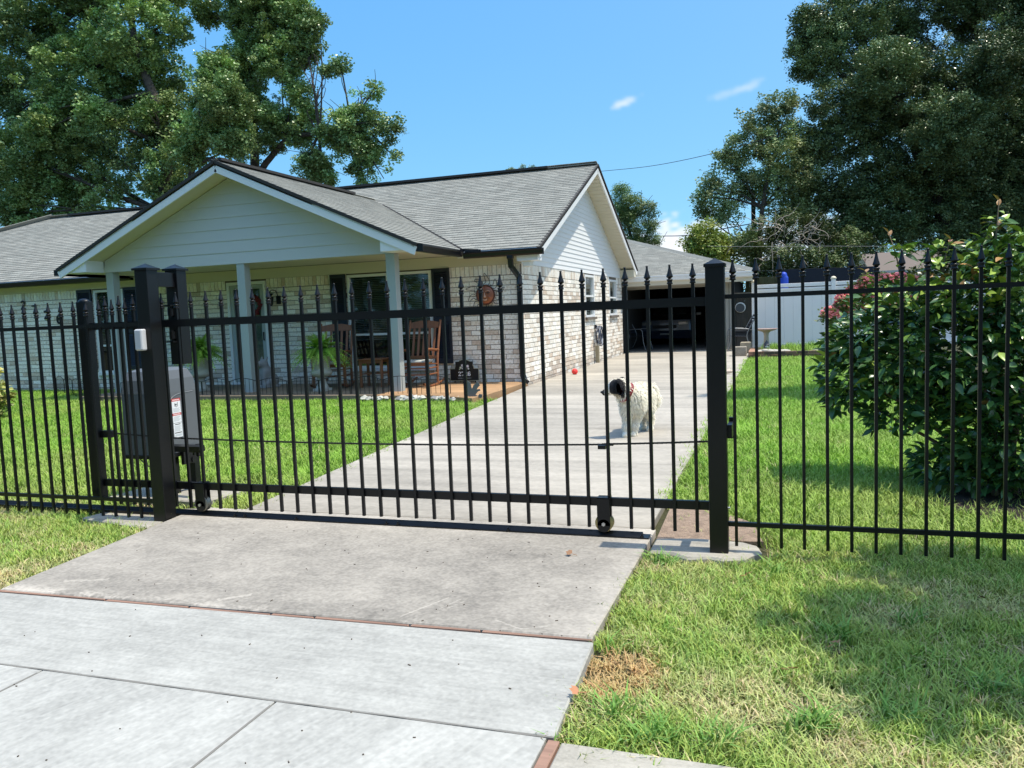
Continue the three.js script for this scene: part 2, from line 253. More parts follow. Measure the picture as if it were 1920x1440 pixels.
const vergeTint = (dryAt) => (x, z, r) => {
  const n = noise2(x * 2.3, z * 2.3, 3), m = noise2(x * 7, z * 7, 9), dry = clamp((n - 0.45) * 2.6 + (m - 0.5) * 1.6 + dryAt(x, z) + (r() - 0.5) * 0.7), j = 0.8 + 0.5 * r();
  const g = [0.29 + 0.12 * r(), 0.45 + 0.05 * r(), 0.1], d = [0.66, 0.6, 0.32], dead = r() < 0.1 + 0.2 * dry;
  return dead ? [0.66 * j, 0.54 * j, 0.31 * j, 0.7] : [lerp(g[0], d[0], dry * 0.7) * j, lerp(g[1], d[1], dry * 0.7) * j, lerp(g[2], d[2], dry * 0.7) * j, 1 - 0.35 * dry];
};
const inPatch = (x, z) => x < -0.05 && z < -4.05 && z > -5.3;
scatter('grass', 'sunlit and dry grass of the verge to the right of the drive', bladeClump(1, 18, 0.05, 0.043, 0.0024), [-0.72, 1.75, -4.7, -2.19], 1250, 11,
  (x, z, r) => { const e = -0.715 + 0.03 * (noise2(x * 6, z * 9, 4) - 0.5); if (x < e) return 0; if (x < -0.62 && z > -3.0 && z < -2.6 && r() < 0.5) return 0; if (inPatch(x, z) && x < -0.04 + 0.1 * noise2(x * 9, z * 9)) return z > -4.17 + 0.07 * (noise2(x * 9, z * 3) - 0.5) ? 0.8 : 0.02; if (z > -2.25 && r() < 0.45) return 0; return 1; },
  (() => { const base = vergeTint((x, z) => sstep(-3.6, -2.6, z) * 0.35 - 0.1); return (x, z, r) => { const q = Math.hypot((x + 0.58) * 1.2, (z + 2.78) * 0.95); return q < 0.17 + 0.06 * r() ? [0.56 + 0.14 * r(), 0.4 + 0.1 * r(), 0.2, 0.5] : base(x, z, r); }; })());
scatter('grass', 'dry grass of the verge at the left of the drive, before the fence', bladeClump(2, 18, 0.055, 0.043, 0.0026), [-7.4, -3.74, -4.75, -2.6], 850, 12,
  (x, z, r) => { if (!frontLeft(x + 0.05 * (noise2(x * 5, z * 7) - 0.5), z)) return 0; if (x > -4.66 && z < -4.16) return 0.06; return 1; }, vergeTint((x, z) => 0.12 + 0.2 * sstep(-3.6, -2.8, z)));
const lawnTint = (x, z, r) => { const n = noise2(x * 0.9, z * 0.9, 5), m = noise2(x * 3.3, z * 3.3, 6), k = 0.78 + 0.55 * m * (0.7 + 0.6 * r()), y = clamp((n - 0.4) * 1.5 + sstep(-7.2, -4.7, z) * 0.5); return r() < 0.05 ? [0.55 * k, 0.52 * k, 0.25 * k, 0.8] : [lerp(0.27, 0.42, y) * k, lerp(0.46, 0.5, y) * k, lerp(0.055, 0.13, y) * k, 0.9 + 0.3 * r()]; };
scatter('grass', 'bright green front lawn between the fence and the porch', bladeClump(3, 24, 0.085, 0.052, 0.0032), [-19, -3.55, -13.55, -4.62], 290, 13,
  (x, z) => { if (x > leftAt(z) + 0.03 + 0.05 * (noise2(x * 5, z * 5) - 0.5)) return 0; if (x > -12.38 && z < -11.42) return 0; if (x > -4.75 && x < -3.95 && z > -5.3) return z > -4.75 ? 0.1 : 0.3; if (x < -10.5 && z > -7 && x + z * 1.35 < -22) return 0; return 1; }, lawnTint);
scatter('grass', 'bright green lawn strip to the right of the driveway', bladeClump(4, 24, 0.075, 0.058, 0.0032), [-0.78, 2.6, -20.1, -4.5], 380, 14,
  (x, z, r) => { if (x < -0.75 + 0.05 * (noise2(x * 5, z * 5) - 0.5)) return 0; if (inPatch(x, z) && x < -0.1 - 0.5 * sstep(-4.8, -5.4, z)) return 0.02; if (Math.hypot(x - 1.45, (z + 5.7) * 1.1) < 0.55) return 0.12; return z < -12 ? 0.75 : 1; }, lawnTint);
scatter('grass', 'grass growing in the raised bed before the white fence', bladeClump(5, 15, 0.1, 0.1, 0.006), [-0.45, 3.2, -23.7, -20.4], 70, 15, (x, z) => (x > -0.1 || z < -21.3 ? 1 : 0.2), (x, z, r) => { const c = lawnTint(x, z, r); c[3] = 2.2; return c; });

{ // coarse dark tufts in the verge, and twig litter on the slabs
  const spots = [[-0.54, -2.5, 0.07], [-0.38, -2.36, 0.08], [-0.18, -2.4, 0.06], [0.08, -2.55, 0.07], [0.34, -2.7, 0.08], [-0.63, -2.97, 0.035], [-0.6, -4.1, 0.07], [0.7, -2.95, 0.09], [-0.04, -4.06, 0.07], [0.2, -3.3, 0.06], [0.5, -3.5, 0.07], [-0.68, -2.27, 0.025]];
  scatter('grass', 'coarse dark green grass tufts standing out in the right verge', bladeClump(6, 10, 0.03, 0.062, 0.0036), [-0.74, 0.9, -4.2, -2.24], 1500, 16, (x, z) => { let k = 0; for (const [a, b, q] of spots) k = Math.max(k, 1 - Math.hypot(x - a, z - b) / q); return k > 0 ? 0.15 + 0.6 * k : 0; }, (x, z, r) => { const k = 0.75 + 0.5 * r(); return [0.2 * k, 0.38 * k, 0.075 * k, 1]; });
  const r = rng(90), L = []; for (let i = 0; i < 120; i++) { const z = i < 60 ? -4.3 + r() * 1.35 : -2.85 + r() * 1.6, x = -3.6 + r() * 2.9, a = r() * PI, l = 0.004 + 0.012 * r() * r(); L.push(box(l, 0.0025, 0.0025 + 0.002 * r(), x, 0.002, z).translate(-x, 0, -z).rotateY(a).translate(x, 0, z)); }
  const m = part('twig_litter', merge(L), mat([0.09, 0.07, 0.05], 0.9), scene, 'stuff'); tag(m, 'scattered bits of twig and leaf litter on the concrete before the gate', 'litter');
}
// ================================================================ FENCES AND THE SLIDING GATE
// a cast finial: collar, neck and four-sided spear with a small tip
const finialGeo = (() => {
  const a = new THREE.LatheGeometry([[0.0085, 0], [0.0165, 0.001], [0.0165, 0.007], [0.0135, 0.01], [0.0135, 0.018], [0.0165, 0.021], [0.0165, 0.027], [0.009, 0.029], [0.0095, 0.034]].map(([r, y]) => new THREE.Vector2(r, y)), 8);
  const b = new THREE.LatheGeometry([[0.0085, 0.032], [0.0175, 0.04], [0.0185, 0.044], [0.0125, 0.062], [0.0075, 0.082], [0.0052, 0.098], [0.0068, 0.101], [0.0062, 0.106], [0, 0.108]].map(([r, y]) => new THREE.Vector2(r, y)), 6);
  b.rotateY(PI / 4); return merge([a, b]);
})();
function picket(parent, x, z, y0, y1, w, proto) { // y1 = tip of the finial
  if (!proto) { const p = part('picket', new RoundedBoxGeometry(w, y1 - 0.108 - y0, w, 1, 0.0012).translate(0, (y0 + y1 - 0.108) / 2, 0), M.black, parent); const f = part('finial', finialGeo, M.black, p); f.position.y = y1 - 0.109; p.position.set(x, 0, z); return p; }
  const c = proto.clone(); c.name = 'picket'; c.position.set(x, 0, z); parent.add(c); return c;
}
function cap(w, h, rise, name, parent, x, y, z) { const g = merge([span(-w, w, 0, h, -w, w), new THREE.ConeGeometry((w - 0.002) * Math.SQRT2, rise, 4, 1).rotateY(PI / 4).translate(0, h + rise / 2, 0).toNonIndexed()]); const m = part(name, g, M.black, parent); m.position.set(x, y, z); return m; }

// right fence
{
  const f = thing('fence', 'black picket fence panel to the right of the gate, before the big shrub', 'fence', [0.45, 0, -4.29]);
  part('rail', span(-0.72, 1.2, 1.329, 1.352, -0.0125, 0.0125), M.black, f); part('rail', span(-0.72, 1.2, 0.13, 0.153, -0.0125, 0.0125), M.black, f);
  let p; for (let i = 0; i < 15; i++) { const x = -0.228 + i * 0.1127 - 0.45; const q = picket(f, x, 0.005, 0.024, 1.532, 0.0158, p); p = p ?? q; }
}
// right gate post
{
  const t = thing('gate_post', 'tall black square gate post at the right end of the gate', 'post', [-0.315, 0, -4.275]);
  part('shaft', rbox(0.095, 1.53, 0.095, 0.004, 0, 0.745, 0), M.black, t); cap(0.054, 0.016, 0.03, 'cap', t, 0, 1.495, 0);
  part('latch', merge([span(0.048, 0.072, 0.6, 0.67, -0.16, -0.01), span(0.048, 0.07, 0.575, 0.69, -0.19, -0.16)]), M.black, t);
  part('bolt', cyl(0.006, 0.006, 0.014).rotateZ(PI / 2).translate(0.052, 0.235, 0.02), M.metal, t);
}
// left fence
{
  const f = thing('fence', 'black picket fence panel left of the gate, before the front lawn', 'fence', [-5.6, 0, -4.32]);
  part('rail', span(-1.9, 1.56, 1.312, 1.337, -0.0125, 0.0125), M.black, f); part('rail', span(-1.9, 1.56, 0.098, 0.122, -0.0125, 0.0125), M.black, f);
  let p; for (let i = 0; i < 29; i++) { const x = -4.205 - i * 0.1135 + 5.6; const q = picket(f, x, 0.005, -0.015, 1.503, 0.0165, p); p = p ?? q; }
}
// left post with its roller arm
{
  const t = thing('gate_post', 'black double gate post with a bridging beam and a hanging roller arm', 'post', [-3.995, 0, -4.305]);
  part('shaft', rbox(0.102, 1.72, 0.102, 0.004, 0, 0.82, 0), M.black, t); cap(0.062, 0.014, 0.032, 'cap', t, 0, 1.678, 0);
  part('beam', rbox(0.07, 0.098, 0.2, 0.003, 0.006, 1.618, -0.14), M.black, t);
  part('hanging_arm', rbox(0.1, 0.65, 0.095, 0.004, 0.012, 1.36, -0.262), M.black, t); cap(0.06, 0.014, 0.032, 'cap', t, 0.012, 1.684, -0.262);
  for (const y of [1.24, 1.4]) { const r = part('guide_roller', merge([cyl(0.021, 0.021, 0.05, 0, 0, 0, 16), cyl(0.008, 0.008, 0.075)]), M.black, t); r.position.set(0.002, y, -0.2); }
  for (const y of [1.195, 1.445]) part('roller_bracket', span(-0.03, 0.03, y - 0.005, y + 0.005, -0.215, -0.17), M.black, t);
}
{
  const s = thing('photo_eye', 'small pale grey sensor box fixed to the left gate post', 'sensor', [-4.012, 1.22, -4.232]);
  part('housing', rbox(0.062, 0.142, 0.044, 0.01, 0, 0, 0, 3), mat([0.62, 0.62, 0.62], 0.4), s);
  part('lens_cover', rbox(0.05, 0.128, 0.006, 0.003, -0.003, 0, 0.0215), mat([0.5, 0.51, 0.52], 0.25), s);
  part('screw', cyl(0.004, 0.004, 0.003).rotateX(PI / 2).translate(0.025, -0.062, 0.0225), M.metal, s);
}
// the gate
{
  const g = thing('sliding_gate', 'long black picket sliding gate on wheels across the driveway', 'gate', [-2.5, 0, -4.44]), X = (x) => x + 2.5;
  part('rail', span(X(-4.64), X(-0.345), 1.297, 1.346, -0.025, 0.026), M.black, g);
  part('rail', span(X(-4.64), X(-0.345), 0.171, 0.22, -0.026, 0.0), M.black, g);
  part('end_post', rbox(0.09, 1.42, 0.06, 0.004, X(-4.688), 0.79, 0), M.black, g);
  part('cap', new THREE.SphereGeometry(0.045, 14, 6, 0, 2 * PI, 0, PI / 2).scale(1, 0.5, 0.72).translate(X(-4.688), 1.5, 0), M.black, g);
  part('end_post', rbox(0.05, 1.07, 0.05, 0.003, X(-0.322), 0.76, -0.012), M.black, g);
  let p; for (let i = 0; i < 34; i++) { const x = -0.445 - i * 0.1227; const q = picket(g, X(x), 0.0075, 0.047, 1.531, 0.0185, p); p = p ?? q; }
  for (const [x, cr] of [[-0.968, [0.36, 0.3, 0.14]], [-3.78, [0.25, 0.24, 0.2]]]) {
    part('wheel_bracket', merge([rbox(0.075, 0.165, 0.006, 0.002, X(x), 0.145, 0.034), rbox(0.075, 0.165, 0.006, 0.002, X(x), 0.145, -0.026), span(X(x) - 0.0375, X(x) + 0.0375, 0.2205, 0.226, -0.029, 0.037), cyl(0.0375, 0.0375, 0.006, 0, 0, 0, 18).rotateX(PI / 2).translate(X(x), 0.064, 0.034)]), M.black, g);
    const w = part('wheel', new THREE.LatheGeometry([[0.012, -0.024], [0.052, -0.024], [0.052, -0.012], [0.042, 0], [0.052, 0.012], [0.052, 0.024], [0.012, 0.024]].map(([r, y]) => new THREE.Vector2(r, y)), 28).rotateX(PI / 2), mat(cr, 0.4, { metalness: 0.75 }), g); w.position.set(X(x), 0.078, 0.005);
    part('axle_bolt', cyl(0.011, 0.011, 0.012, 0, 0, 0, 6).rotateX(PI / 2), M.metal, w).position.set(0, -0.004, 0.036);
  }
  part('chain_bracket', merge([span(X(-1.0), X(-0.955), 0.5, 0.522, -0.07, -0.01), span(X(-1.0), X(-0.92), 0.512, 0.518, -0.075, -0.06)]), M.black, g);
  part('chain_bracket', merge([rbox(0.1, 0.05, 0.05, 0.004, X(-4.6), 0.548, -0.03)]), M.black, g);
}
// ground track
{
  const t = thing('gate_track', 'black steel track fastened to the ground beneath the sliding gate', 'track', [-3.5, 0, -4.437]), X = (x) => x + 3.5;
  part('base_bar', span(X(-8.2), X(-0.712), -0.02, 0.008, -0.042, 0.042), M.black, t);
  part('angle', extrude([[-0.028, 0.008], [0.028, 0.008], [0.004, 0.03], [-0.004, 0.03]], 7.4).rotateY(PI / 2).translate(X(-8.15), 0, 0), M.black, t);
  const r = rng(3); for (const x of [-0.75, -1.55, -2.28, -2.36, -3.02, -3.42, -3.5]) part('anchor_bolt', merge([cyl(0.011, 0.011, 0.012, 0, 0.012, 0, 6), cyl(0.005, 0.005, 0.024, 0, 0.016, 0, 6)]).translate(X(x), 0, 0.034), M.black, t);
}
// drive chain: alternating plates and rollers, sagging a little
{
  const t = thing('drive_chain', 'thin dark roller chain stretched behind the gate pickets', 'chain', [-2.5, 0.53, -4.5]);
  const run = (x0, x1, y0, y1, sag) => { const n = Math.round((x1 - x0) / 0.0127), L = []; for (let i = 0; i < n; i++) { const u = (i + 0.5) / n, x = lerp(x0, x1, u) + 2.5, y = lerp(y0, y1, u) - sag * 4 * u * (1 - u) - 0.53; L.push(i % 2 ? box(0.0205, 0.0105, 0.0032, x, y, 0.0045) : box(0.0205, 0.0105, 0.0032, x, y, 0.008)); L.push(box(0.007, 0.007, 0.016, x + 0.006, y, 0)); } return merge(L); };
  part('chain_run', run(-0.98, -0.37, 0.523, 0.548, 0.002), mat([0.07, 0.065, 0.06], 0.5, { metalness: 0.6 }), t);
  part('chain_run', run(-4.1, -0.985, 0.523, 0.521, 0.02), mat([0.07, 0.065, 0.06], 0.5, { metalness: 0.6 }), t);
  part('chain_run', run(-4.6, -4.1, 0.55, 0.523, 0), mat([0.07, 0.065, 0.06], 0.5, { metalness: 0.6 }), t);
}
// gate operator
{
  const t = thing('gate_operator', 'grey gate opener cabinet with a warning sticker behind the left post', 'gate opener', [-4.59, 0, -4.99]);
  const gm = mat([0.12, 0.13, 0.14], 0.42), body = (() => { // tapering cover with chamfered top
    const pr = [[0.38, 0.4, 0.335], [0.37, 0.385, 0.8], [0.35, 0.36, 0.9], [0.3, 0.3, 0.965], [0.2, 0.2, 0.985]], L = [];
    for (let i = 0; i < pr.length - 1; i++) { const [w0, d0, y0] = pr[i], [w1, d1, y1] = pr[i + 1], q = (w, d, y) => [[-w / 2, y, d / 2], [w / 2, y, d / 2], [w / 2, y, -d / 2], [-w / 2, y, -d / 2]], A = q(w0, d0, y0), B = q(w1, d1, y1); for (let k = 0; k < 4; k++) { const n = (k + 1) % 4; L.push(...A[k], ...A[n], ...B[n], ...A[k], ...B[n], ...B[k]); } }
    const [w, d, y] = pr.at(-1); L.push(-w / 2, y, d / 2, w / 2, y, d / 2, w / 2, y, -d / 2, -w / 2, y, d / 2, w / 2, y, -d / 2, -w / 2, y, -d / 2);
    const g = new THREE.BufferGeometry(); g.setAttribute('position', new THREE.Float32BufferAttribute(L, 3)); g.computeVertexNormals(); return g;
  })();
  part('cover', body, gm, t);
  part('base_pan', rbox(0.39, 0.035, 0.41, 0.008, 0, 0.318, 0), M.black, t);
  part('panel_seam', tube([[0.1905, 0.4, 0.12], [0.188, 0.62, 0.12], [0.1865, 0.74, 0.1], [0.186, 0.775, 0.04], [0.1855, 0.79, -0.15]], 0.003, 30, 5), mat([0.2, 0.21, 0.22], 0.4), t);
  // sticker print
  const cv = document.createElement('canvas'); cv.width = 128; cv.height = 420; const c = cv.getContext('2d');
  c.fillStyle = '#e9ebec'; c.fillRect(0, 0, 128, 420); c.fillStyle = '#c22a22'; c.fillRect(0, 0, 128, 30); c.fillRect(0, 158, 128, 26);
  c.fillStyle = '#fff'; c.font = 'bold 22px sans-serif'; c.textAlign = 'center'; c.fillText('WARNING', 64, 23); c.fillText('WARNING', 64, 179);
  c.fillStyle = '#222'; c.beginPath(); c.arc(58, 66, 9, 0, 7); c.fill(); c.fillRect(40, 52, 8, 34); c.fillRect(80, 40, 6, 50); c.fillRect(62, 60, 22, 7); c.fillRect(56, 74, 10, 20);
  c.fillStyle = '#9aa3a8'; for (let i = 0; i < 5; i++) c.fillRect(14, 106 + i * 9, 100 - (i % 2) * 14, 3); for (let i = 0; i < 6; i++) c.fillRect(14, 196 + i * 9, 100 - (i % 3) * 12, 3);
  c.fillStyle = '#333'; c.fillRect(0, 262, 128, 4); c.fillRect(24, 276, 80, 8); c.fillStyle = '#8f999e'; for (let i = 0; i < 7; i++) c.fillRect(14, 296 + i * 9, 100 - (i % 2) * 18, 3); c.fillStyle = '#222'; c.fillRect(10, 366, 108, 9); c.fillStyle = '#c9ced1'; c.fillRect(10, 384, 108, 26);
  const tx = new THREE.CanvasTexture(cv); tx.colorSpace = THREE.SRGBColorSpace;
  const st = part('sticker', new THREE.PlaneGeometry(0.092, 0.3).rotateY(PI / 2), new THREE.MeshStandardMaterial({ map: tx, roughness: 0.4 }), t); st.position.set(0.1915, 0.6, 0.045); st.rotation.z = -0.011 + 0.0215;
  part('leg', rbox(0.05, 0.42, 0.06, 0.003, 0.14, 0.11, -0.17), M.black, t); part('leg', rbox(0.05, 0.42, 0.06, 0.003, 0.14, 0.11, 0.06), M.black, t); part('leg', rbox(0.05, 0.42, 0.06, 0.003, -0.14, 0.11, -0.05), M.black, t);
  part('side_arm', bar([0.12, 0.375, 0.1], [0.5, 0.385, 0.16], 0.045, 0.05), M.black, t);
  part('gear_bracket', merge([rbox(0.03, 0.13, 0.1, 0.004, 0.215, 0.3, 0.0), rbox(0.03, 0.1, 0.05, 0.004, 0.225, 0.32, -0.13), cyl(0.03, 0.03, 0.03, 0, 0, 0, 12).rotateZ(PI / 2).translate(0.225, 0.26, -0.06)]), M.black, t);
  part('cable', tube([[-0.05, 0.3, 0.2], [0.05, 0.245, 0.21], [0.15, 0.235, 0.2], [0.2, 0.28, 0.15]], 0.004, 16, 5), M.dark, t);
  part('base_plate', metres(slab([[-0.3, -0.28], [0.62, -0.28], [0.58, 0.26], [-0.34, 0.26]], 0.012, 0.09, 0.01)), M.walkR, t);
}
// ================================================================ THE HOUSE
const house = thing('brick_house', 'whitewashed brick bungalow with grey shingle roof and gabled front porch', 'house', [-12, 0, -18.4]);
const HX = 12, HZ = 18.4;                    // house parts are written in world metres, then shifted to the house's own base
const hp = (name, geo, m, parent = house, kind) => { const g = Array.isArray(geo) ? merge(geo) : geo; if (parent === house) g.translate(HX, 0, HZ); return part(name, g, m, parent, kind); };

// --- brickwork: each wall is a mortar sheet with bricks set proud of it
const COURSE = 0.0886, BL = 0.254, BH = 0.0776, BD = 0.055;
const rb = rng(77), bricksAll = [];
function brickField(L, open, s0 = 0) {       // returns bricks as [s0, s1, y0, y1]
  const out = [], put = (a, b, y0, y1, soldier) => {
    let segs = [[a, b]];
    for (const [o0, o1, oy0, oy1] of open) if (y1 > oy0 + 0.02 && y0 < oy1 - 0.02) segs = segs.flatMap(([p, q]) => (q <= o0 || p >= o1 ? [[p, q]] : [[p, Math.min(q, o0 - 0.004)], [Math.max(p, o1 + 0.004), q]].filter(([m, n]) => n - m > 0.03)));
    for (const [p, q] of segs) if (q - p > 0.02) out.push([p, q, y0, y1, soldier]);
  };
  for (let k = -1; k < 22; k++) { const y = 1.984 - (22 - k) * COURSE + 0.004; if (y < -0.1) continue; const off = (k % 2 ? 0.132 : 0) + (k % 4 === 3 ? 0.03 : 0); for (let s = s0 - off; s < L; s += 0.264) put(Math.max(s, s0), Math.min(s + BL, L), y, y + BH); }
  for (let s = s0; s < L; s += COURSE) put(s, Math.min(s + BH, L), 1.99, 2.168, true);
  return out;
}
function wallSheet(outline, holes) { const sh = shapeOf(outline); for (const [a, b, c, d] of holes) { const p = new THREE.Path(); p.moveTo(a, c); p.lineTo(b, c); p.lineTo(b, d); p.lineTo(a, d); p.closePath(); sh.holes.push(p); } return new THREE.ExtrudeGeometry(sh, { depth: 0.1, bevelEnabled: false }); }
const openFront = [[-10.63, -9.68, 0.09, 2.14], [-7.87, -6.08, 0.34, 2.155], [-14.1, -13.26, 0.34, 2.155]];
const openSide = [[18.52, 19.5, 1.13, 2.14], [21.36, 22.36, 1.13, 2.1]];       // measured as depth along the side wall
const wallF = hp('brick_wall', wallSheet([[-25.3, -0.1], [-4.362, -0.1], [-4.362, 2.36], [-25.3, 2.36]], openFront).translate(0, 0, -13.719), M.mortar);
const wallS = hp('brick_wall', wallSheet([[13.66, -0.1], [23.2, -0.1], [23.2, 2.2], [13.66, 2.2]], openSide).rotateY(PI / 2).translate(-4.46, 0, 0), M.mortar);
hp('back_wall', [span(-25.3, -4.5, -0.1, 2.4, -23.3, -23.2), span(-25.3, -25.2, -0.1, 2.4, -23.2, -13.7)], M.mortar);
{
  const place = (list, wall, toWorld, axis) => { for (const b of list) { const c = toWorld((b[0] + b[1]) / 2, (b[2] + b[3]) / 2); bricksAll.push({ b, wall, c, axis, d: Math.hypot(c[0], c[1] - 1.3, c[2]) }); } };
  place(brickField(-4.352, openFront, -19.6), wallF, (s, y) => [s, y, -13.61 - BD / 2], 'x');
  place(brickField(23.16, openSide, 13.668), wallS, (s, y) => [-4.352 - BD / 2, y, -s], 'z');
  const tones = [[0.9, 0.86, 0.79], [0.88, 0.82, 0.74], [0.92, 0.89, 0.83], [0.83, 0.76, 0.67], [0.85, 0.82, 0.76], [0.68, 0.57, 0.47], [0.56, 0.49, 0.42]];
  const brickMat = tones.map((c) => mat(c, 0.9, { map: T.brick, bumpMap: rep(T.brick, 2, 2), bumpScale: 0.003 }));
  const brickVC = mat([1, 1, 1], 0.9, { map: T.brick, bumpMap: rep(T.brick, 2, 2), bumpScale: 0.003, vertexColors: true });
  const unit = [0, 1, 2].map((k) => { const g = metres(new THREE.BoxGeometry(1, 1, 1).scale(BL, BH, BD).toNonIndexed(), 3.1); const uv = g.attributes.uv; for (let i = 0; i < uv.count; i++) uv.setXY(i, uv.getX(i) + k * 0.31, uv.getY(i) + k * 0.47); return g.scale(1 / BL, 1 / BH, 1 / BD); });
  const toneOf = (q) => { const y = q.c[1], r = rb(); const n = noise2(q.c[0] * 0.7 + q.c[2] * 0.7, y * 1.4, 8); if (y < 0.42 && r < 0.5 - y * 0.5 + (n - 0.5)) return 5 + (rb() < 0.5 ? 1 : 0); if (r < 0.09) return 5; if (r < 0.15) return 6; return Math.floor(rb() * 5); };
  const hidden = (q) => q.axis === 'x' && q.c[0] < -5.72 ;
  bricksAll.forEach((q) => { q.tone = toneOf(q); q.rank = q.d + (hidden(q) ? 4 : 0); });
  bricksAll.sort((a, b) => a.rank - b.rank);
  const rest = { F: [], S: [] };
  bricksAll.forEach((q, i) => {
    const w = q.b[1] - q.b[0], h = q.b[3] - q.b[2], jit = (rb() - 0.5) * 0.005, rz = (rb() - 0.5) * 0.008, k = Math.floor(rb() * 3), o = new THREE.Object3D();
    o.position.set(q.c[0] + (q.axis === 'z' ? jit : 0), q.c[1], q.c[2] + (q.axis === 'x' ? jit : 0)); o.rotation.set(0, q.axis === 'z' ? PI / 2 : 0, rz); o.scale.set(w, h, BD);
    if (i < 300) { const m = part('brick', unit[k], brickMat[q.tone], q.wall); m.position.copy(o.position).add(new V3(HX, 0, HZ)); m.rotation.copy(o.rotation); m.scale.copy(o.scale); }
    else { o.updateMatrix(); const t = tones[q.tone], j = 0.92 + 0.16 * rb(); rest[q.axis === 'x' ? 'F' : 'S'].push(paint(unit[k].clone().applyMatrix4(o.matrix), [t[0] * j, t[1] * j, t[2] * j])); }
  });
  part('bricks', merge(rest.F).translate(HX, 0, HZ), brickVC, wallF, 'stuff'); part('bricks', merge(rest.S).translate(HX, 0, HZ), brickVC, wallS, 'stuff');
}

// --- roofs: deck plates with rows of shingles on them
const S1 = 0.438, S2 = 0.4426;
const shTones = [[0.4, 0.4, 0.355], [0.415, 0.412, 0.365], [0.385, 0.385, 0.342], [0.43, 0.427, 0.378], [0.402, 0.407, 0.362]];
const shMat = shTones.map((c) => mat(c, 0.95, { map: rep(T.granule, 1, 1), bumpMap: rep(T.granule, 2, 2), bumpScale: 0.004 }));
const shVC = mat([1, 1, 1], 0.95, { map: rep(T.granule, 1, 1), bumpMap: rep(T.granule, 2, 2), bumpScale: 0.004, vertexColors: true });
const shUnit = [0, 1].map((k) => { const g = metres(new THREE.BoxGeometry(0.333, 0.009, 0.165).toNonIndexed()), uv = g.attributes.uv; for (let i = 0; i < uv.count; i++) uv.setXY(i, uv.getX(i) + k * 0.37, uv.getY(i) + k * 0.23); return g.scale(1 / 0.333, 1, 1); });
const rs = rng(31), shingles = [];
function shingleRoof(parent, origin, U, V, len, interval, tintK = 1) {
  const u = new V3(...U).normalize(), v = new V3(...V).normalize(), n = new V3().crossVectors(v, u); if (n.y < 0) n.negate();
  const rows = Math.ceil(len / 0.14), basis = new THREE.Matrix4();
  for (let r = 0; r < rows; r++) {
    const q = (r + 0.5) * 0.14, [a, b] = interval(q); if (b - a < 0.04) continue; const rowK = 0.96 + 0.08 * rs();
    for (let s = a - rs() * 0.3 - 0.02; s < b; s += 0.333) {
      const p0 = Math.max(s, a), p1 = Math.min(s + 0.329, b); if (p1 - p0 < 0.03) continue;
      const c = new V3(...origin).addScaledVector(u, (p0 + p1) / 2).addScaledVector(v, q).addScaledVector(n, 0.009 + rs() * 0.002), tilt = 0.062 + rs() * 0.012;
      const nt = n.clone().multiplyScalar(Math.cos(tilt)).addScaledVector(v, Math.sin(tilt));
      basis.makeBasis(u, nt, new V3().crossVectors(u, nt)); basis.setPosition(c);
      shingles.push({ m: basis.clone().scale(new V3(p1 - p0, 1, 1)), c, parent, tone: Math.floor(rs() * 5), k: rowK * tintK * (0.9 + 0.2 * rs()), near: tintK === 1 });
    }
  }
}
const frontSlope = hp('roof', plate([[-3.93, 2.42, -13.38], [-3.93, 4.62, -18.4], [-20.34, 4.62, -18.4], [-25.36, 2.42, -13.38]], 0.07), M.deck);
hp('roof', plate([[-3.93, 2.42, -23.42], [-3.93, 4.62, -18.4], [-20.34, 4.62, -18.4], [-25.36, 2.42, -23.42]], 0.07), M.deck);
hp('roof', plate([[-25.36, 2.42, -23.42], [-25.36, 2.42, -13.38], [-20.34, 4.62, -18.4]], 0.07), M.deck);
const L1 = Math.hypot(5.02, 2.2), L2 = Math.hypot(3.66, 1.62);
shingleRoof(frontSlope, [-3.92, 2.42, -13.39], [-1, 0, 0], [0, 2.2, -5.02], L1, (q) => [0, 21.44 - 5.02 * q / L1]);
shingleRoof(frontSlope, [-3.92, 2.42, -23.41], [-1, 0, 0], [0, 2.2, 5.02], L1, (q) => q > L1 - 0.5 ? [0, 16.4] : [0, 0]);
const zAt = (y) => -13.38 - (y - 2.42) / S1;
const porchR = hp('porch_roof', plate([[-5.42, 2.45, -11.55], [-9.08, 4.07, -11.55], [-9.08, 4.07, -17.2], [-5.42, 2.45, -13.5]], 0.06), M.deck);
const porchL = hp('porch_roof', plate([[-12.74, 2.45, -11.55], [-9.08, 4.07, -11.55], [-9.08, 4.07, -17.2], [-12.74, 2.45, -13.5]], 0.06), M.deck);
shingleRoof(porchR, [-5.41, 2.45, -11.53], [0, 0, -1], [-3.66, 1.62, 0], L2, (q) => [0, -11.53 - zAt(2.45 + 1.62 * q / L2) + 0.03]);
shingleRoof(porchL, [-12.75, 2.45, -11.53], [0, 0, -1], [3.66, 1.62, 0], L2, (q) => [0, -11.53 - zAt(2.45 + 1.62 * q / L2) + 0.03]);
function finishShingles(list, budget, shift) {
  const vis = list.map((s) => ({ s, d: s.c.length() + (s.parent === porchL ? 50 : 0) + (s.c.z > -13.4 && s.c.x > -5.5 ? 0 : 0) })).sort((a, b) => a.d - b.d), groups = new Map();
  vis.forEach(({ s }, i) => {
    if (i < budget) { const m = part('shingle', shUnit[i % 2], shMat[s.tone], s.parent); m.applyMatrix4(s.m); m.position.add(shift); }
    else { const t = shTones[s.tone]; if (!groups.has(s.parent)) groups.set(s.parent, []); groups.get(s.parent).push(paint(shUnit[i % 2].clone().applyMatrix4(s.m), t.map((x) => x * s.k))); }
  });
  for (const [p, l] of groups) part('shingles', merge(l).translate(shift.x, shift.y, shift.z), shVC, p, 'stuff');
}
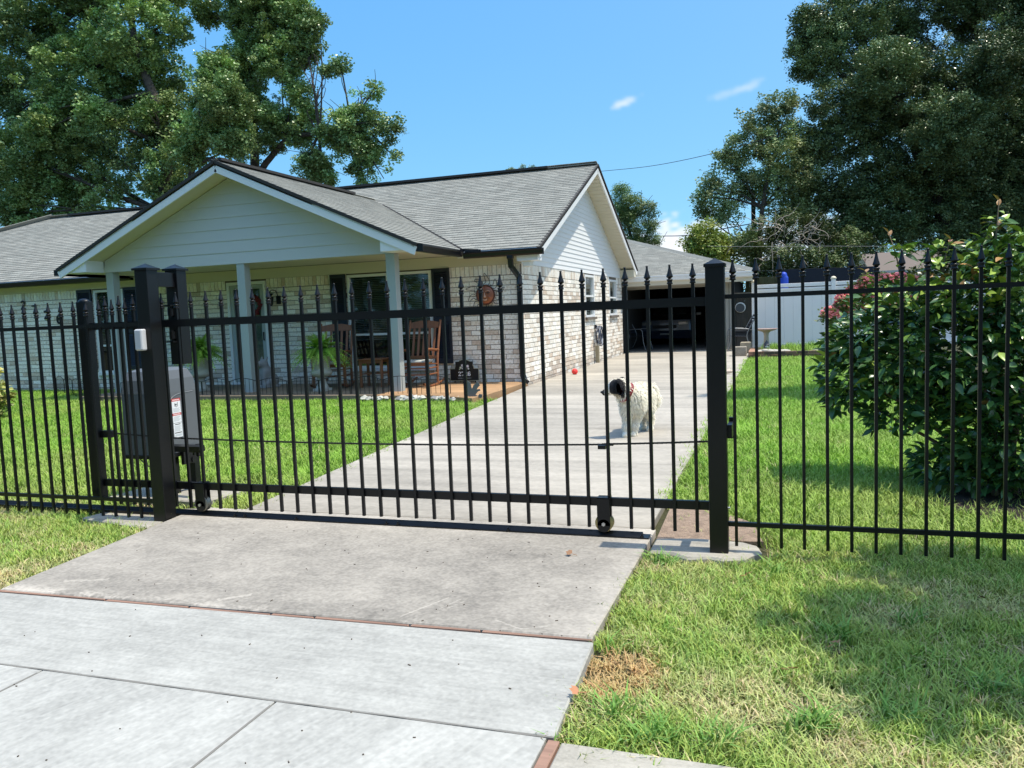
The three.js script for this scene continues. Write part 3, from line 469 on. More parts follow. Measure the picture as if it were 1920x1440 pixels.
finishShingles(shingles, 300, new V3(HX, 0, HZ));
// ridge vents and ridge caps, dark
hp('ridge_vent', [bar([-5.1, 4.655, -18.4], [-11.1, 4.655, -18.4], 0.05, 0.3)], M.ridge);
hp('ridge_vent', [bar([-14, 4.655, -18.4], [-19.6, 4.655, -18.4], 0.05, 0.3)], M.ridge);
hp('ridge_vent', [bar([-9.08, 4.1, -11.56], [-9.08, 4.1, -16.1], 0.26, 0.045)], M.ridge);
hp('hip_cap', [bar([-20.3, 4.645, -18.38], [-25.34, 2.445, -13.4], 0.22, 0.02), bar([-3.95, 4.635, -18.4], [-5.1, 4.635, -18.4], 0.02, 0.24)], shMat[0]);
hp('valley_flashing', [bar([-5.36, 2.455, -13.42], [-8.6, 3.885, -16.7], 0.03, 0.02)], M.ridge);

// --- gable boards
function lap(s0b, s1b, s0t, s1t, y0, y1, oB = 0.016, oT = 0.004) { // board in the (s, y) plane, lower edge proud along +d
  const c = [[s0b, y0, oB], [s1b, y0, oB], [s1t, y1, oT], [s0t, y1, oT], [s0b, y0, -0.01], [s1b, y0, -0.01], [s1t, y1, -0.01], [s0t, y1, -0.01]], f = [[0, 1, 2], [0, 2, 3], [5, 4, 7], [5, 7, 6], [4, 5, 1], [4, 1, 0], [3, 2, 6], [3, 6, 7], [4, 0, 3], [4, 3, 7], [1, 5, 6], [1, 6, 2]];
  const g = new THREE.BufferGeometry(); g.setAttribute('position', new THREE.Float32BufferAttribute(f.flat().flatMap((i) => c[i]), 3)); g.computeVertexNormals(); return g;
}
const porchGable = hp('porch_gable', extrude([[-12.1, 2.36], [-6.04, 2.36], [-6.04, 2.56], [-9.08, 3.9], [-12.1, 2.56]], 0.06).translate(0, 0, -12.07), M.siding);
for (let i = 0; i < 8; i++) { const y0 = 2.362 + i * 0.205, y1 = Math.min(y0 + 0.212, 3.9), hw = (y) => Math.min((3.905 - y) / S2 , 3.03); if (hw(y1) < 0.02 && hw(y0) < 0.05) continue; part('siding_board', metres(lap(-9.07 - hw(y0), -9.07 + hw(y0), -9.07 - Math.max(hw(y1), 0), -9.07 + Math.max(hw(y1), 0), y0, y1)).translate(HX, 0, HZ - 12.0), M.siding, porchGable); }
const sideGable = hp('side_gable', extrude([[13.6, 2.17], [23.2, 2.17], [18.4, 4.42]], 0.05).rotateY(PI / 2).translate(-4.41, 0, 0), M.vinyl);
for (let i = 0; i < 23; i++) { const y0 = 2.172 + i * 0.0985, y1 = y0 + 0.103, hw = (y) => Math.min(Math.max((4.46 - y) / S1, 0), 4.8); part('siding_board', metres(lap(18.4 - hw(y0), 18.4 + hw(y0), 18.4 - hw(y1), 18.4 + hw(y1), y0, y1).rotateY(PI / 2)), M.vinyl, sideGable).position.set(HX - 4.358, 0, HZ); }

// --- rake boards, soffits, eaves
const rakeBar = (a, b, h, d) => { const A = new V3(...a), B = new V3(...b), D = B.clone().sub(A), g = new THREE.BoxGeometry(D.length(), h, d), X = D.clone().normalize(), Z = new V3(0, 0, 1).addScaledVector(X, -X.z); if (Math.abs(X.z) > 0.5) Z.set(1, 0, 0); Z.normalize(); const Y = new V3().crossVectors(Z, X); if (Y.y < 0) { Y.negate(); Z.negate(); } return g.applyMatrix4(new THREE.Matrix4().makeBasis(X, Y, Z)).translate(...A.add(B).multiplyScalar(0.5).toArray()); };
for (const s of [-1, 1]) {
  hp('rake_board', [rakeBar([-9.08 + s * 0.0, 3.955, -11.565], [-9.08 + s * 3.66, 2.335, -11.565], 0.135, 0.03)], M.trim);
  hp('drip_edge', [rakeBar([-9.08 + s * 0.0, 4.062, -11.555], [-9.08 + s * 3.69, 2.429, -11.555], 0.05, 0.06)], M.ridge);
  hp('rake_soffit', [rakeBar([-9.08, 3.92, -11.8], [-9.08 + s * 3.05, 2.57, -11.8], 0.012, 0.44)], M.soffit);
  const e0 = -9.08 + s * 3.03, e1 = -9.08 + s * 3.655; hp('eave_return', [extrude([[e0, 2.362], [e1, 2.362], [e1, 2.38], [e0, 2.64]], 0.42).translate(0, 0, -12.0)], M.trim);
  hp('rake_board', [rakeBar([-3.945, 4.505, -18.4], [-3.945, 2.305, -18.4 + s * 5.02], 0.14, 0.03)], M.trim);
  hp('drip_edge', [rakeBar([-3.935, 4.612, -18.4], [-3.935, 2.395, -18.4 + s * 5.06], 0.04, 0.05)], M.ridge);
}
hp('eave_return', [span(-4.36, -3.95, 2.19, 2.4, -23.35, -22.95)], M.soffit); hp('eave_return', [span(-4.34, -3.955, 2.2, 2.36, -13.6, -13.36)], M.trim);
const rakeSoffit = hp('rake_soffit', [rakeBar([-4.15, 4.47, -18.4], [-4.15, 2.275, -23.4], 0.008, 0.4)], M.soffit);
for (let i = 0; i < 34; i++) { const t0 = i / 34, t1 = (i + 0.94) / 34, q = (t) => [-4.15, 4.462 - 2.2 * t, -18.4 - 5.02 * t]; part('soffit_panel', rakeBar(q(t0), q(t1), 0.008, 0.39).translate(HX, 0, HZ), M.soffit, rakeSoffit); }
hp('rake_soffit', [rakeBar([-4.15, 4.47, -18.4], [-4.15, 2.275, -13.4], 0.008, 0.4)], M.soffit);
hp('porch_ceiling', [span(-12.6, -5.45, 2.364, 2.384, -13.62, -12.02)], M.soffit);
hp('eave_soffit', [span(-5.45, -3.96, 2.345, 2.36, -13.62, -13.3)], M.soffit); hp('eave_soffit', [span(-25.2, -12.6, 2.345, 2.36, -13.62, -13.3)], M.soffit);
hp('frieze', [span(-25.2, -4.33, 2.171, 2.366, -13.61, -13.585)], M.soffit);
hp('fascia', [span(-5.45, -3.95, 2.31, 2.42, -13.38, -13.355)], M.trim); hp('fascia', [span(-25.2, -12.7, 2.31, 2.42, -13.38, -13.355)], M.trim); hp('fascia', [span(-5.45, -5.425, 2.34, 2.44, -13.36, -11.58)], M.soffit);
// gutters with rolled lip
const gutterShape = [[0, 0], [0.085, 0], [0.1, 0.02], [0.115, 0.075], [0.125, 0.085], [0.125, 0.11], [0.115, 0.11], [0.112, 0.09], [0.095, 0.08], [0.08, 0.02], [0.012, 0.012], [0.012, 0.11], [0, 0.11]];
hp('gutter', [extrude(gutterShape, 1.46).rotateY(-PI / 2).translate(-3.84, 2.29, -13.352)], M.gutter);
hp('gutter', [extrude(gutterShape, 12.5).rotateY(-PI / 2).translate(-12.72, 2.29, -13.352)], M.gutter);
hp('gutter', [extrude(gutterShape, 1.72).translate(-5.423, 2.325, -13.29), span(-5.425, -5.295, 2.325, 2.44, -11.575, -11.56)], M.gutter);
hp('gutter', [extrude(gutterShape, 1.72).scale(-1, 1, 1).translate(-12.737, 2.325, -13.29), span(-12.865, -12.735, 2.325, 2.44, -11.575, -11.56)], M.gutter);
hp('gutter_guard', [bar([-5.35, 2.44, -13.25], [-5.0, 2.415, -13.235], 0.05, 0.012), rbox(0.3, 0.045, 0.02, 0.004, -5.1, 2.41, -13.225)], M.gutter);
hp('drip_edge', [span(-5.3, -3.9, 2.405, 2.43, -13.4, -13.36), span(-25.2, -12.74, 2.405, 2.43, -13.4, -13.36)], M.ridge);
{ // downspout, square pipe with two elbows and a foot
  const sq = (a, b) => bar(a, b, 0.085, 0.065);
  hp('downspout', [rbox(0.11, 0.06, 0.09, 0.01, -4.44, 2.27, -13.3), sq([-4.44, 2.27, -13.3], [-4.44, 2.1, -13.33]), sq([-4.44, 2.115, -13.325], [-4.375, 1.93, -13.57]), sq([-4.375, 1.95, -13.57], [-4.375, 0.17, -13.57]), sq([-4.375, 0.19, -13.57], [-4.31, 0.1, -13.46]), sq([-4.32, 0.115, -13.48], [-4.24, 0.085, -13.35])], M.gutter);
}
hp('flood_light', [rbox(0.15, 0.1, 0.17, 0.02, -4.18, 2.15, -13.5), rod([-4.2, 2.2, -13.5], [-4.25, 2.34, -13.5], 0.012), rbox(0.17, 0.03, 0.19, 0.01, -4.18, 2.2, -13.5)], mat([0.7, 0.7, 0.66], 0.4));

// --- porch columns
const colSpots = [-6.1, -9.05, -12.0];
for (const x of colSpots) hp('porch_column', [metres(rbox(0.165, 2.3, 0.165, 0.006, x, 1.21, -12.08))], M.column);

// --- door, windows, shutters
function windowUnit(x0, x1, y0, y1, n, meet) { // front windows, facing +z
  const w = hp('window', [span(x0, x1, y1 - 0.05, y1, -13.66, -13.6), span(x0, x1, y0, y0 + 0.05, -13.66, -13.59), span(x0, x0 + 0.06, y0 + 0.05, y1 - 0.05, -13.66, -13.6), span(x1 - 0.06, x1, y0 + 0.05, y1 - 0.05, -13.66, -13.6), ...Array.from({ length: n - 1 }, (_, i) => { const x = lerp(x0, x1, (i + 1) / n); return span(x - 0.05, x + 0.05, y0 + 0.05, y1 - 0.05, -13.66, -13.605); })], M.trim);
  for (let i = 0; i < n; i++) {
    const a = lerp(x0, x1, i / n) + (i ? 0.05 : 0.06), b = lerp(x0, x1, (i + 1) / n) - (i < n - 1 ? 0.05 : 0.06), g = (geo) => geo.translate(HX, 0, HZ);
    part('meeting_rail', g(span(a, b, meet - 0.02, meet + 0.02, -13.655, -13.61)), M.trim, w);
    for (const [p, q] of [[y0 + 0.05, meet - 0.02], [meet + 0.02, y1 - 0.05]]) part('pane', g(span(a, b, p, q, -13.64, -13.636)), M.glass, w);
    const sl = []; for (let y = meet - 0.1; y < y1 - 0.06; y += 0.034) sl.push(box(b - a - 0.02, 0.003, 0.026, (a + b) / 2, y, -13.7, 0.55));
    part('blind', g(merge(sl)), M.blind, w);
    part('room_back', g(span(a - 0.05, b + 0.05, y0, y1, -14.2, -14.18)), M.dark, w);
    part('room_back', g(merge([span(a - 0.07, a - 0.05, y0, y1, -14.18, -13.72), span(b + 0.05, b + 0.07, y0, y1, -14.18, -13.72), span(a - 0.05, b + 0.05, y1, y1 + 0.02, -14.18, -13.72), span(a - 0.05, b + 0.05, y0 - 0.02, y0, -14.18, -13.72)])), M.dark, w);
  }
  return w;
}
windowUnit(-7.86, -6.09, 0.35, 2.145, 2, 1.0); windowUnit(-14.09, -13.27, 0.35, 2.145, 1, 0.945);
hp('window_sill', [span(-7.9, -6.05, 0.3, 0.345, -13.66, -13.56), span(-14.12, -13.24, 0.3, 0.345, -13.66, -13.56)], M.trim);
for (const [x0, x1] of [[-8.21, -7.88], [-6.07, -5.72], [-14.52, -14.12], [-13.24, -12.86]]) {
  const y0 = 0.42, y1 = 2.165, z = -13.575, s = hp('shutter', [span(x0, x0 + 0.045, y0, y1, z - 0.02, z + 0.012), span(x1 - 0.045, x1, y0, y1, z - 0.02, z + 0.012), span(x0 + 0.045, x1 - 0.045, y1 - 0.06, y1, z - 0.02, z + 0.01), span(x0 + 0.045, x1 - 0.045, y0, y0 + 0.08, z - 0.02, z + 0.01), span(x0 + 0.045, x1 - 0.045, 1.2, 1.27, z - 0.02, z + 0.01), span(x0 + 0.045, x1 - 0.045, y0, y1, z - 0.022, z - 0.016)], M.shutter);
  const L = []; for (let y = y0 + 0.1; y < y1 - 0.08; y += 0.042) if (y < 1.17 || y > 1.3) L.push(box(x1 - x0 - 0.09, 0.044, 0.005, (x0 + x1) / 2 + HX, y, z + HZ - 0.002, -0.6));
  part('louvres', merge(L), M.shutter, s);
}
for (const [a, b, y0, y1] of openSide) { // windows of the side wall, facing +x
  const w = hp('window', [span(-4.42, -4.345, y1 - 0.05, y1, -b, -a), span(-4.42, -4.34, y0, y0 + 0.05, -b, -a), span(-4.42, -4.345, y0 + 0.05, y1 - 0.05, -b, -b + 0.06), span(-4.42, -4.345, y0 + 0.05, y1 - 0.05, -a - 0.06, -a), span(-4.415, -4.36, (y0 + y1) / 2 - 0.02, (y0 + y1) / 2 + 0.02, -b + 0.06, -a - 0.06)], M.trim), g = (q) => q.translate(HX, 0, HZ);
  for (const [p, q] of [[y0 + 0.05, (y0 + y1) / 2 - 0.02], [(y0 + y1) / 2 + 0.02, y1 - 0.05]]) part('pane', g(span(-4.4, -4.396, p, q, -b + 0.06, -a - 0.06)), M.glass, w);
  part('room_back', g(span(-4.8, -4.78, y0, y1, -b, -a)), mat([0.25, 0.25, 0.25], 0.9), w);
  const sl = []; for (let y = y0 + 0.08; y < y1 - 0.06; y += 0.036) sl.push(box(0.026, 0.003, b - a - 0.14, -4.46 + HX, y, -(a + b) / 2 + HZ, 0, 0, -0.5)); part('blind', merge(sl), mat([0.5, 0.5, 0.48], 0.7), w);
  hp('window_sill', [span(-4.42, -4.3, y0 - 0.06, y0 - 0.004, -b - 0.04, -a + 0.04)], M.mortar);
}
{ // front door: framed storm door of full glass with a darker door behind
  const d = hp('front_door', [span(-10.62, -10.56, 0.1, 2.135, -13.66, -13.59), span(-9.75, -9.69, 0.1, 2.135, -13.66, -13.59), span(-10.56, -9.75, 2.075, 2.135, -13.66, -13.59), span(-10.62, -9.69, 0.072, 0.115, -13.66, -13.55)], M.trim), g = (q) => q.translate(HX, 0, HZ);
  part('storm_door', g(merge([span(-10.555, -10.47, 0.12, 2.07, -13.64, -13.605), span(-9.84, -9.755, 0.12, 2.07, -13.64, -13.605), span(-10.47, -9.84, 1.99, 2.07, -13.64, -13.605), span(-10.47, -9.84, 0.12, 0.3, -13.64, -13.605)])), M.column, d);
  part('pane', g(span(-10.47, -9.84, 0.3, 1.99, -13.625, -13.62)), M.glass, d);
  part('door_leaf', g(merge([span(-10.55, -9.76, 0.12, 2.07, -13.76, -13.72), span(-10.44, -10.2, 1.2, 1.95, -13.72, -13.71), span(-10.1, -9.87, 1.2, 1.95, -13.72, -13.71), span(-10.44, -10.2, 0.3, 1.0, -13.72, -13.71), span(-10.1, -9.87, 0.3, 1.0, -13.72, -13.71)])), mat([0.12, 0.16, 0.13], 0.6), d);
  part('handle', g(merge([rod([-9.8, 0.95, -13.585], [-9.8, 1.12, -13.585], 0.012), rod([-9.8, 0.96, -13.605], [-9.8, 0.96, -13.58], 0.009), rod([-9.8, 1.11, -13.605], [-9.8, 1.11, -13.58], 0.009)])), M.gutter, d);
}
{ // wall lantern by the door
  hp('wall_lantern', [rbox(0.1, 0.16, 0.02, 0.006, -9.4, 1.74, -13.59), tube([[-9.4, 1.8, -13.58], [-9.42, 1.92, -13.53], [-9.48, 1.93, -13.47], [-9.5, 1.87, -13.45]], 0.009, 16, 6), cyl(0.02, 0.085, 0.06, -9.5, 1.84, -13.45, 6), cyl(0.055, 0.075, 0.16, -9.5, 1.73, -13.45, 6), cyl(0.03, 0.055, 0.03, -9.5, 1.635, -13.45, 6), cyl(0.014, 0.014, 0.05, -9.5, 1.89, -13.45, 6)], M.gutter);
}
// house number, set diagonally on the brick
{
  const font = await new FontLoader().loadAsync('fonts/droid/droid_sans_bold.typeface.json');
  for (const [ch, x, y] of [['2', -16.11, 1.91], ['7', -15.79, 1.8], ['2', -15.45, 1.67], ['6', -15.1, 1.56]]) { const g = new TextGeometry(ch, { font, size: 0.2, depth: 0.012, curveSegments: 6 }); g.center(); part('house_number', g.translate(x + HX, y, -13.59 + HZ), M.gutter, house); }
}
// ================================================================ GARAGE
const garage = thing('garage', 'open garage with white gutter and grey hip roof behind the house', 'garage', [-2.6, 0, -27]);
{
  const gp = (name, geo, m, parent = garage) => { const g = Array.isArray(geo) ? merge(geo) : geo; g.translate(2.6, 0, 27); return part(name, g, m, parent); };
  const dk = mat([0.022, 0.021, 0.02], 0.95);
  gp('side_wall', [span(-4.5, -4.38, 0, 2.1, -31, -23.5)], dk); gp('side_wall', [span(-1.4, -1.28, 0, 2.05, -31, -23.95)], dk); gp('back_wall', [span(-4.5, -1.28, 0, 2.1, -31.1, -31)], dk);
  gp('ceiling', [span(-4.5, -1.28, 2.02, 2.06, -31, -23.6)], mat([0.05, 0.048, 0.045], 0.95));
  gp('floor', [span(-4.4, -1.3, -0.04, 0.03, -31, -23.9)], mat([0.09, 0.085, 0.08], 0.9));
  gp('header', [span(-4.36, -1.3, 1.84, 2.02, -23.98, -23.9)], mat([0.28, 0.26, 0.22], 0.7));
  gp('jamb', [metres(span(-1.5, -1.26, 0, 1.96, -23.98, -23.86))], mat([0.34, 0.33, 0.29], 0.7));
  gp('siding_board', [span(-1.385, -1.375, 0.02, 1.95, -23.858, -23.852)], M.dark);
  gp('jamb_trim', [span(-1.53, -1.5, 0, 1.96, -23.96, -23.85)], M.vinyl);
  gp('fascia', [span(-4.36, -0.7, 1.93, 2.06, -23.38, -23.355)], mat([0.66, 0.62, 0.52], 0.6));
  gp('soffit', [span(-4.36, -0.72, 1.94, 1.955, -23.95, -23.38)], mat([0.45, 0.42, 0.36], 0.8));
  gp('soffit_beam', [span(-4.3, -1.3, 1.9, 1.94, -23.7, -23.64)], mat([0.35, 0.32, 0.27], 0.8));
  gp('gutter', [extrude([[0, 0], [0.1, 0], [0.115, 0.03], [0.125, 0.1], [0.14, 0.115], [0.14, 0.15], [0.125, 0.15], [0.12, 0.12], [0.01, 0.12], [0, 0.15]], 3.72).rotateY(-PI / 2).translate(-0.655, 2.05, -23.355)], M.vinyl);
  const E0 = [-0.68, 2.18, -23.33], R = [-5.15, 3.62, -27.8];
  const deck = gp('roof', plate([E0, R, [-9.6, 3.62, -27.8], [-9.6, 2.18, -23.33]], 0.05), M.deck); gp('roof', plate([E0, R, [-0.68, 2.18, -32.27]], 0.05), M.deck);
  shingles.length = 0; const run = 4.47, L = Math.hypot(run, 1.44);
  shingleRoof(deck, [-0.68, 2.185, -23.33], [-1, 0, 0], [0, 1.44, -run], L, (q) => [run * q / L, 3.9 + run * q / L * 0.4], 1.0);
  finishShingles(shingles, 0, new V3(2.6, 0, 27));
  gp('hip_cap', [bar([-0.7, 2.2, -23.35], [-5.12, 3.635, -27.77], 0.2, 0.02)], shMat[3]);
}
// car inside the garage
{
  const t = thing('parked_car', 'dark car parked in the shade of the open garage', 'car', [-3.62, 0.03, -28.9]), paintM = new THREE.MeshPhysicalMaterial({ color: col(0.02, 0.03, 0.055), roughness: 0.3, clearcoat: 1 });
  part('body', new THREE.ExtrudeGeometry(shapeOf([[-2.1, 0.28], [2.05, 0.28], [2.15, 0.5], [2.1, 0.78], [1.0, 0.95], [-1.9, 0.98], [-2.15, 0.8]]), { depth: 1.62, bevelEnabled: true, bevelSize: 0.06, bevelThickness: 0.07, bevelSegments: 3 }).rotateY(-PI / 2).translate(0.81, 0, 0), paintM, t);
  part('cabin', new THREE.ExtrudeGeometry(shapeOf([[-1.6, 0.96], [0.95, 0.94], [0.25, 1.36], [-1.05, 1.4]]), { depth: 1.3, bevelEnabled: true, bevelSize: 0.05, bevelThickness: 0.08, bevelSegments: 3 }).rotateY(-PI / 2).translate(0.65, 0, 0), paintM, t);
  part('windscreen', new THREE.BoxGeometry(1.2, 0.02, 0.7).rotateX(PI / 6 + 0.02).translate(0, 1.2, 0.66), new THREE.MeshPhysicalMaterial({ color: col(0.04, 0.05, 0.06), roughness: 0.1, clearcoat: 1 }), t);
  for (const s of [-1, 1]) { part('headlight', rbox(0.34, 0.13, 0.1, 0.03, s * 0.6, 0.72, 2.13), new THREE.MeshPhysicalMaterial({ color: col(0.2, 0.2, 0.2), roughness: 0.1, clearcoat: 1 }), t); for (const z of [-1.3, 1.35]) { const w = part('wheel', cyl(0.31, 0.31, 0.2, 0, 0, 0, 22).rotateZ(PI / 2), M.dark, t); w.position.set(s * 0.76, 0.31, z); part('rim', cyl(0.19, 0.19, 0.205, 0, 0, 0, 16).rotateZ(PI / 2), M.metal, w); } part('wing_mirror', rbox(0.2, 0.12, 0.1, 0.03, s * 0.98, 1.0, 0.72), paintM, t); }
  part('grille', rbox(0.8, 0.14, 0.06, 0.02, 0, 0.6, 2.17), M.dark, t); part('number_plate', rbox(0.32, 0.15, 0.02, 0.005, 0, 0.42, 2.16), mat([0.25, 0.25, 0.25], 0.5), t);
}
// patio chairs of bent metal tube with straps
function patioChair(label, pos, turn) {
  const t = thing('patio_chair', label, 'patio chair', pos, turn), fm = mat([0.2, 0.21, 0.22], 0.4, { metalness: 0.3 });
  for (const s of [-0.26, 0.26]) { part('side_frame', tube([[s, 0, 0.32], [s, 0.22, 0.26], [s, 0.42, 0.24], [s, 0.6, 0.2], [s, 0.62, -0.1], [s, 0.6, -0.26]], 0.013, 26, 7), fm, t); part('back_rail', tube([[s, 0, -0.38], [s, 0.2, -0.26], [s, 0.42, -0.2], [s, 0.75, -0.34], [s, 1.0, -0.5]], 0.013, 24, 7), fm, t); }
  for (let i = 0; i < 6; i++) part('seat_strap', rbox(0.52, 0.008, 0.055, 0.003, 0, 0.42 - i * 0.004, 0.2 - i * 0.075), M.shutter, t);
  for (let i = 0; i < 7; i++) part('back_strap', rbox(0.52, 0.055, 0.008, 0.003).rotateX(-0.5).translate(0, 0.52 + i * 0.073, -0.245 - i * 0.037), M.shutter, t);
  return t;
}
patioChair('metal patio chair standing just inside the garage beside the brick wall', [-4.12, 0.03, -24.6], 1.3);
patioChair('metal patio chair standing beside the dark wooden side gate', [-1.12, 0, -23.2], -1.35);
{ // dark wooden side gate with a round plaque and storage chest
  const g = thing('wooden_gate', 'dark weathered plank gate between the garage and the white fence', 'gate', [-1, 0, -23.95]), wm = mat([0.06, 0.055, 0.045], 0.9, { map: rep(T.wood, 3, 1) });
  for (let i = 0; i < 5; i++) part('plank', metres(rbox(0.098, 1.58, 0.02, 0.003, -0.2 + i * 0.101, 0.8 - (i % 2) * 0.004, 0)), wm, g);
  part('top_rail', rbox(0.52, 0.05, 0.05, 0.004, 0, 1.6, 0), mat([0.16, 0.15, 0.13], 0.9), g);
  const d = thing('wall_plaque', 'round dark plaque with bright rim hanging on the plank gate', 'plaque', [-1.07, 1.2, -23.9]);
  part('disc', cyl(0.125, 0.125, 0.02, 0, 0, 0, 32).rotateX(PI / 2).translate(-0.01, -0.012, 0.03), mat([0.05, 0.06, 0.07], 0.6), d); part('rim', new THREE.TorusGeometry(0.125, 0.022, 8, 36), mat([0.75, 0.75, 0.73], 0.5), d);
  const c = thing('storage_chest', 'low black storage chest standing against the plank gate', 'chest', [-0.98, 0, -23.55]); part('chest_body', rbox(0.44, 0.5, 0.4, 0.015, 0, 0.25, 0), M.dark, c); part('chest_lid', rbox(0.47, 0.07, 0.43, 0.015, 0, 0.54, 0), mat([0.025, 0.025, 0.027], 0.5), c); part('panel', rbox(0.34, 0.34, 0.012, 0.004, 0, 0.26, 0.202), mat([0.03, 0.03, 0.032], 0.5), c);
}
{ // blocks at the end of the drive
  const b = thing('stone_block', 'rough grey stone block at the corner of the raised bed', 'stone block', [-0.97, 0, -20.85]); part('block', metres(rbox(0.34, 0.24, 0.3, 0.02, 0, 0.115, 0)), mat([0.42, 0.37, 0.3], 0.95, { map: rep(T.blotch, 2, 2), bumpMap: rep(T.grain, 3, 3), bumpScale: 0.02 }), b);
  const c = thing('stone_block', 'tan stone block behind the grey one, before the plank gate', 'stone block', [-0.86, 0, -22.0]); part('block', metres(rbox(0.28, 0.3, 0.25, 0.03, 0, 0.145, 0)), mat([0.5, 0.42, 0.3], 0.95, { map: rep(T.blotch, 2, 2), bumpMap: rep(T.grain, 3, 3), bumpScale: 0.02 }), c);
  const e = thing('brick_edging', 'low border of weathered brick around the raised bed', 'border', [1, 0, -20.2]), r = rng(9), tn = [[0.2, 0.12, 0.08], [0.26, 0.15, 0.1], [0.15, 0.11, 0.085], [0.32, 0.2, 0.14]].map((q) => mat(q, 0.95, { map: rep(T.blotch, 3, 3), bumpMap: rep(T.grain, 4, 4), bumpScale: 0.01 })), bg = metres(rbox(0.24, 0.065, 0.11, 0.008, 0, 0, 0, 1));
  for (let k = 0; k < 2; k++) for (let i = 0; i < 15; i++) { const m = part('brick', bg, tn[Math.floor(r() * 4)], e); m.position.set(-1.6 + i * 0.252 + (k ? 0.1 : 0), 0.03 + k * 0.072, (r() - 0.5) * 0.02); m.rotation.y = (r() - 0.5) * 0.06; }
  for (let i = 0; i < 7; i++) { const m = part('brick', bg, i < 4 ? mat([0.55, 0.3, 0.2], 0.95, { map: rep(T.blotch, 3, 3) }) : tn[1], e); m.position.set(-1.66, 0.075, -0.16 - i * 0.255); m.rotation.y = PI / 2 + (r() - 0.5) * 0.06; m.scale.set(1, 1.9, 1.4); }
  struct('bed_soil', new THREE.PlaneGeometry(4.6, 3.5).rotateX(-PI / 2).translate(1.65, 0.05, -22.05), M.soil);
}
{ // birdbath
  const t = thing('birdbath', 'pale stone birdbath on a pedestal before the white fence', 'birdbath', [-0.34, 0.05, -22]), m = mat([0.62, 0.55, 0.43], 0.85, { map: rep(T.blotch, 1, 1) });
  part('bowl', lathe([[0.0, 0.505], [0.1, 0.5], [0.22, 0.535], [0.275, 0.555], [0.28, 0.575], [0.25, 0.572], [0.15, 0.545], [0, 0.535]], 32), m, t); part('bowl_rim', new THREE.TorusGeometry(0.272, 0.014, 8, 40).rotateX(PI / 2).translate(0, 0.57, 0), mat([0.32, 0.22, 0.2], 0.7), t);
  part('pedestal', lathe([[0.11, 0], [0.115, 0.04], [0.085, 0.07], [0.07, 0.2], [0.058, 0.38], [0.07, 0.46], [0.105, 0.505]], 24), m, t);
  const o = thing('garden_lantern', 'small dark lantern ornament at the foot of the birdbath', 'ornament', [-0.33, 0.05, -21.83]); part('lantern_body', merge([cyl(0.1, 0.085, 0.04, 0, 0.02, 0, 8), cyl(0.06, 0.06, 0.12, 0, 0.1, 0, 8), cyl(0.085, 0.01, 0.12, 0, 0.22, 0, 8)]), mat([0.05, 0.06, 0.075], 0.6), o); part('lantern_pane', new THREE.SphereGeometry(0.045, 12, 10).translate(0, 0.11, 0.035), mat([0.55, 0.58, 0.6], 0.3), o);
  const s = thing('flat_stone', 'flat white stones heaped in front of the birdbath', 'stones', [-0.2, 0.05, -20.65]), r = rng(4); for (let i = 0; i < 6; i++) { const q = part('stone', new THREE.IcosahedronGeometry(0.11, 1).scale(1 + r() * 0.6, 0.45, 0.8 + r() * 0.4), mat([0.45, 0.42, 0.36], 0.9), s); q.position.set(-0.25 + i * 0.11, 0.05 + r() * 0.03, r() * 0.14); q.rotation.y = r() * 3; }
}
{ // white vinyl fence
  const f = thing('vinyl_fence', 'white vinyl privacy fence at the end of the lawn', 'fence', [2.8, 0, -23.95]), vm = mat([0.93, 0.88, 0.86], 0.4), X = (x) => x - 2.8;
  for (const x of [-0.7, 1.42, 3.54, 5.66]) { part('fence_post', rbox(0.115, 1.9, 0.115, 0.006, X(x), 0.95, 0), vm, f); part('post_cap', merge([rbox(0.15, 0.03, 0.15, 0.006, X(x), 1.905, 0), new THREE.SphereGeometry(0.07, 14, 8, 0, 2 * PI, 0, PI / 2).scale(1, 0.7, 1).translate(X(x), 1.92, 0)]), mat([0.72, 0.64, 0.48], 0.5), f); }
  for (const x0 of [-0.64, 1.48, 3.6]) {
    part('rail', rbox(2.0, 0.1, 0.05, 0.006, X(x0 + 1.0), 1.77, 0), vm, f); part('rail', rbox(2.0, 0.06, 0.045, 0.006, X(x0 + 1.0), 1.665, 0), vm, f); part('rail', rbox(2.0, 0.12, 0.05, 0.006, X(x0 + 1.0), 0.08, 0), vm, f);
    for (let i = 0; i < 8; i++) part('fence_board', rbox(0.248, 1.53, 0.022, 0.004, X(x0 + 0.125 + i * 0.25), 0.88, 0), vm, f);
  }
}
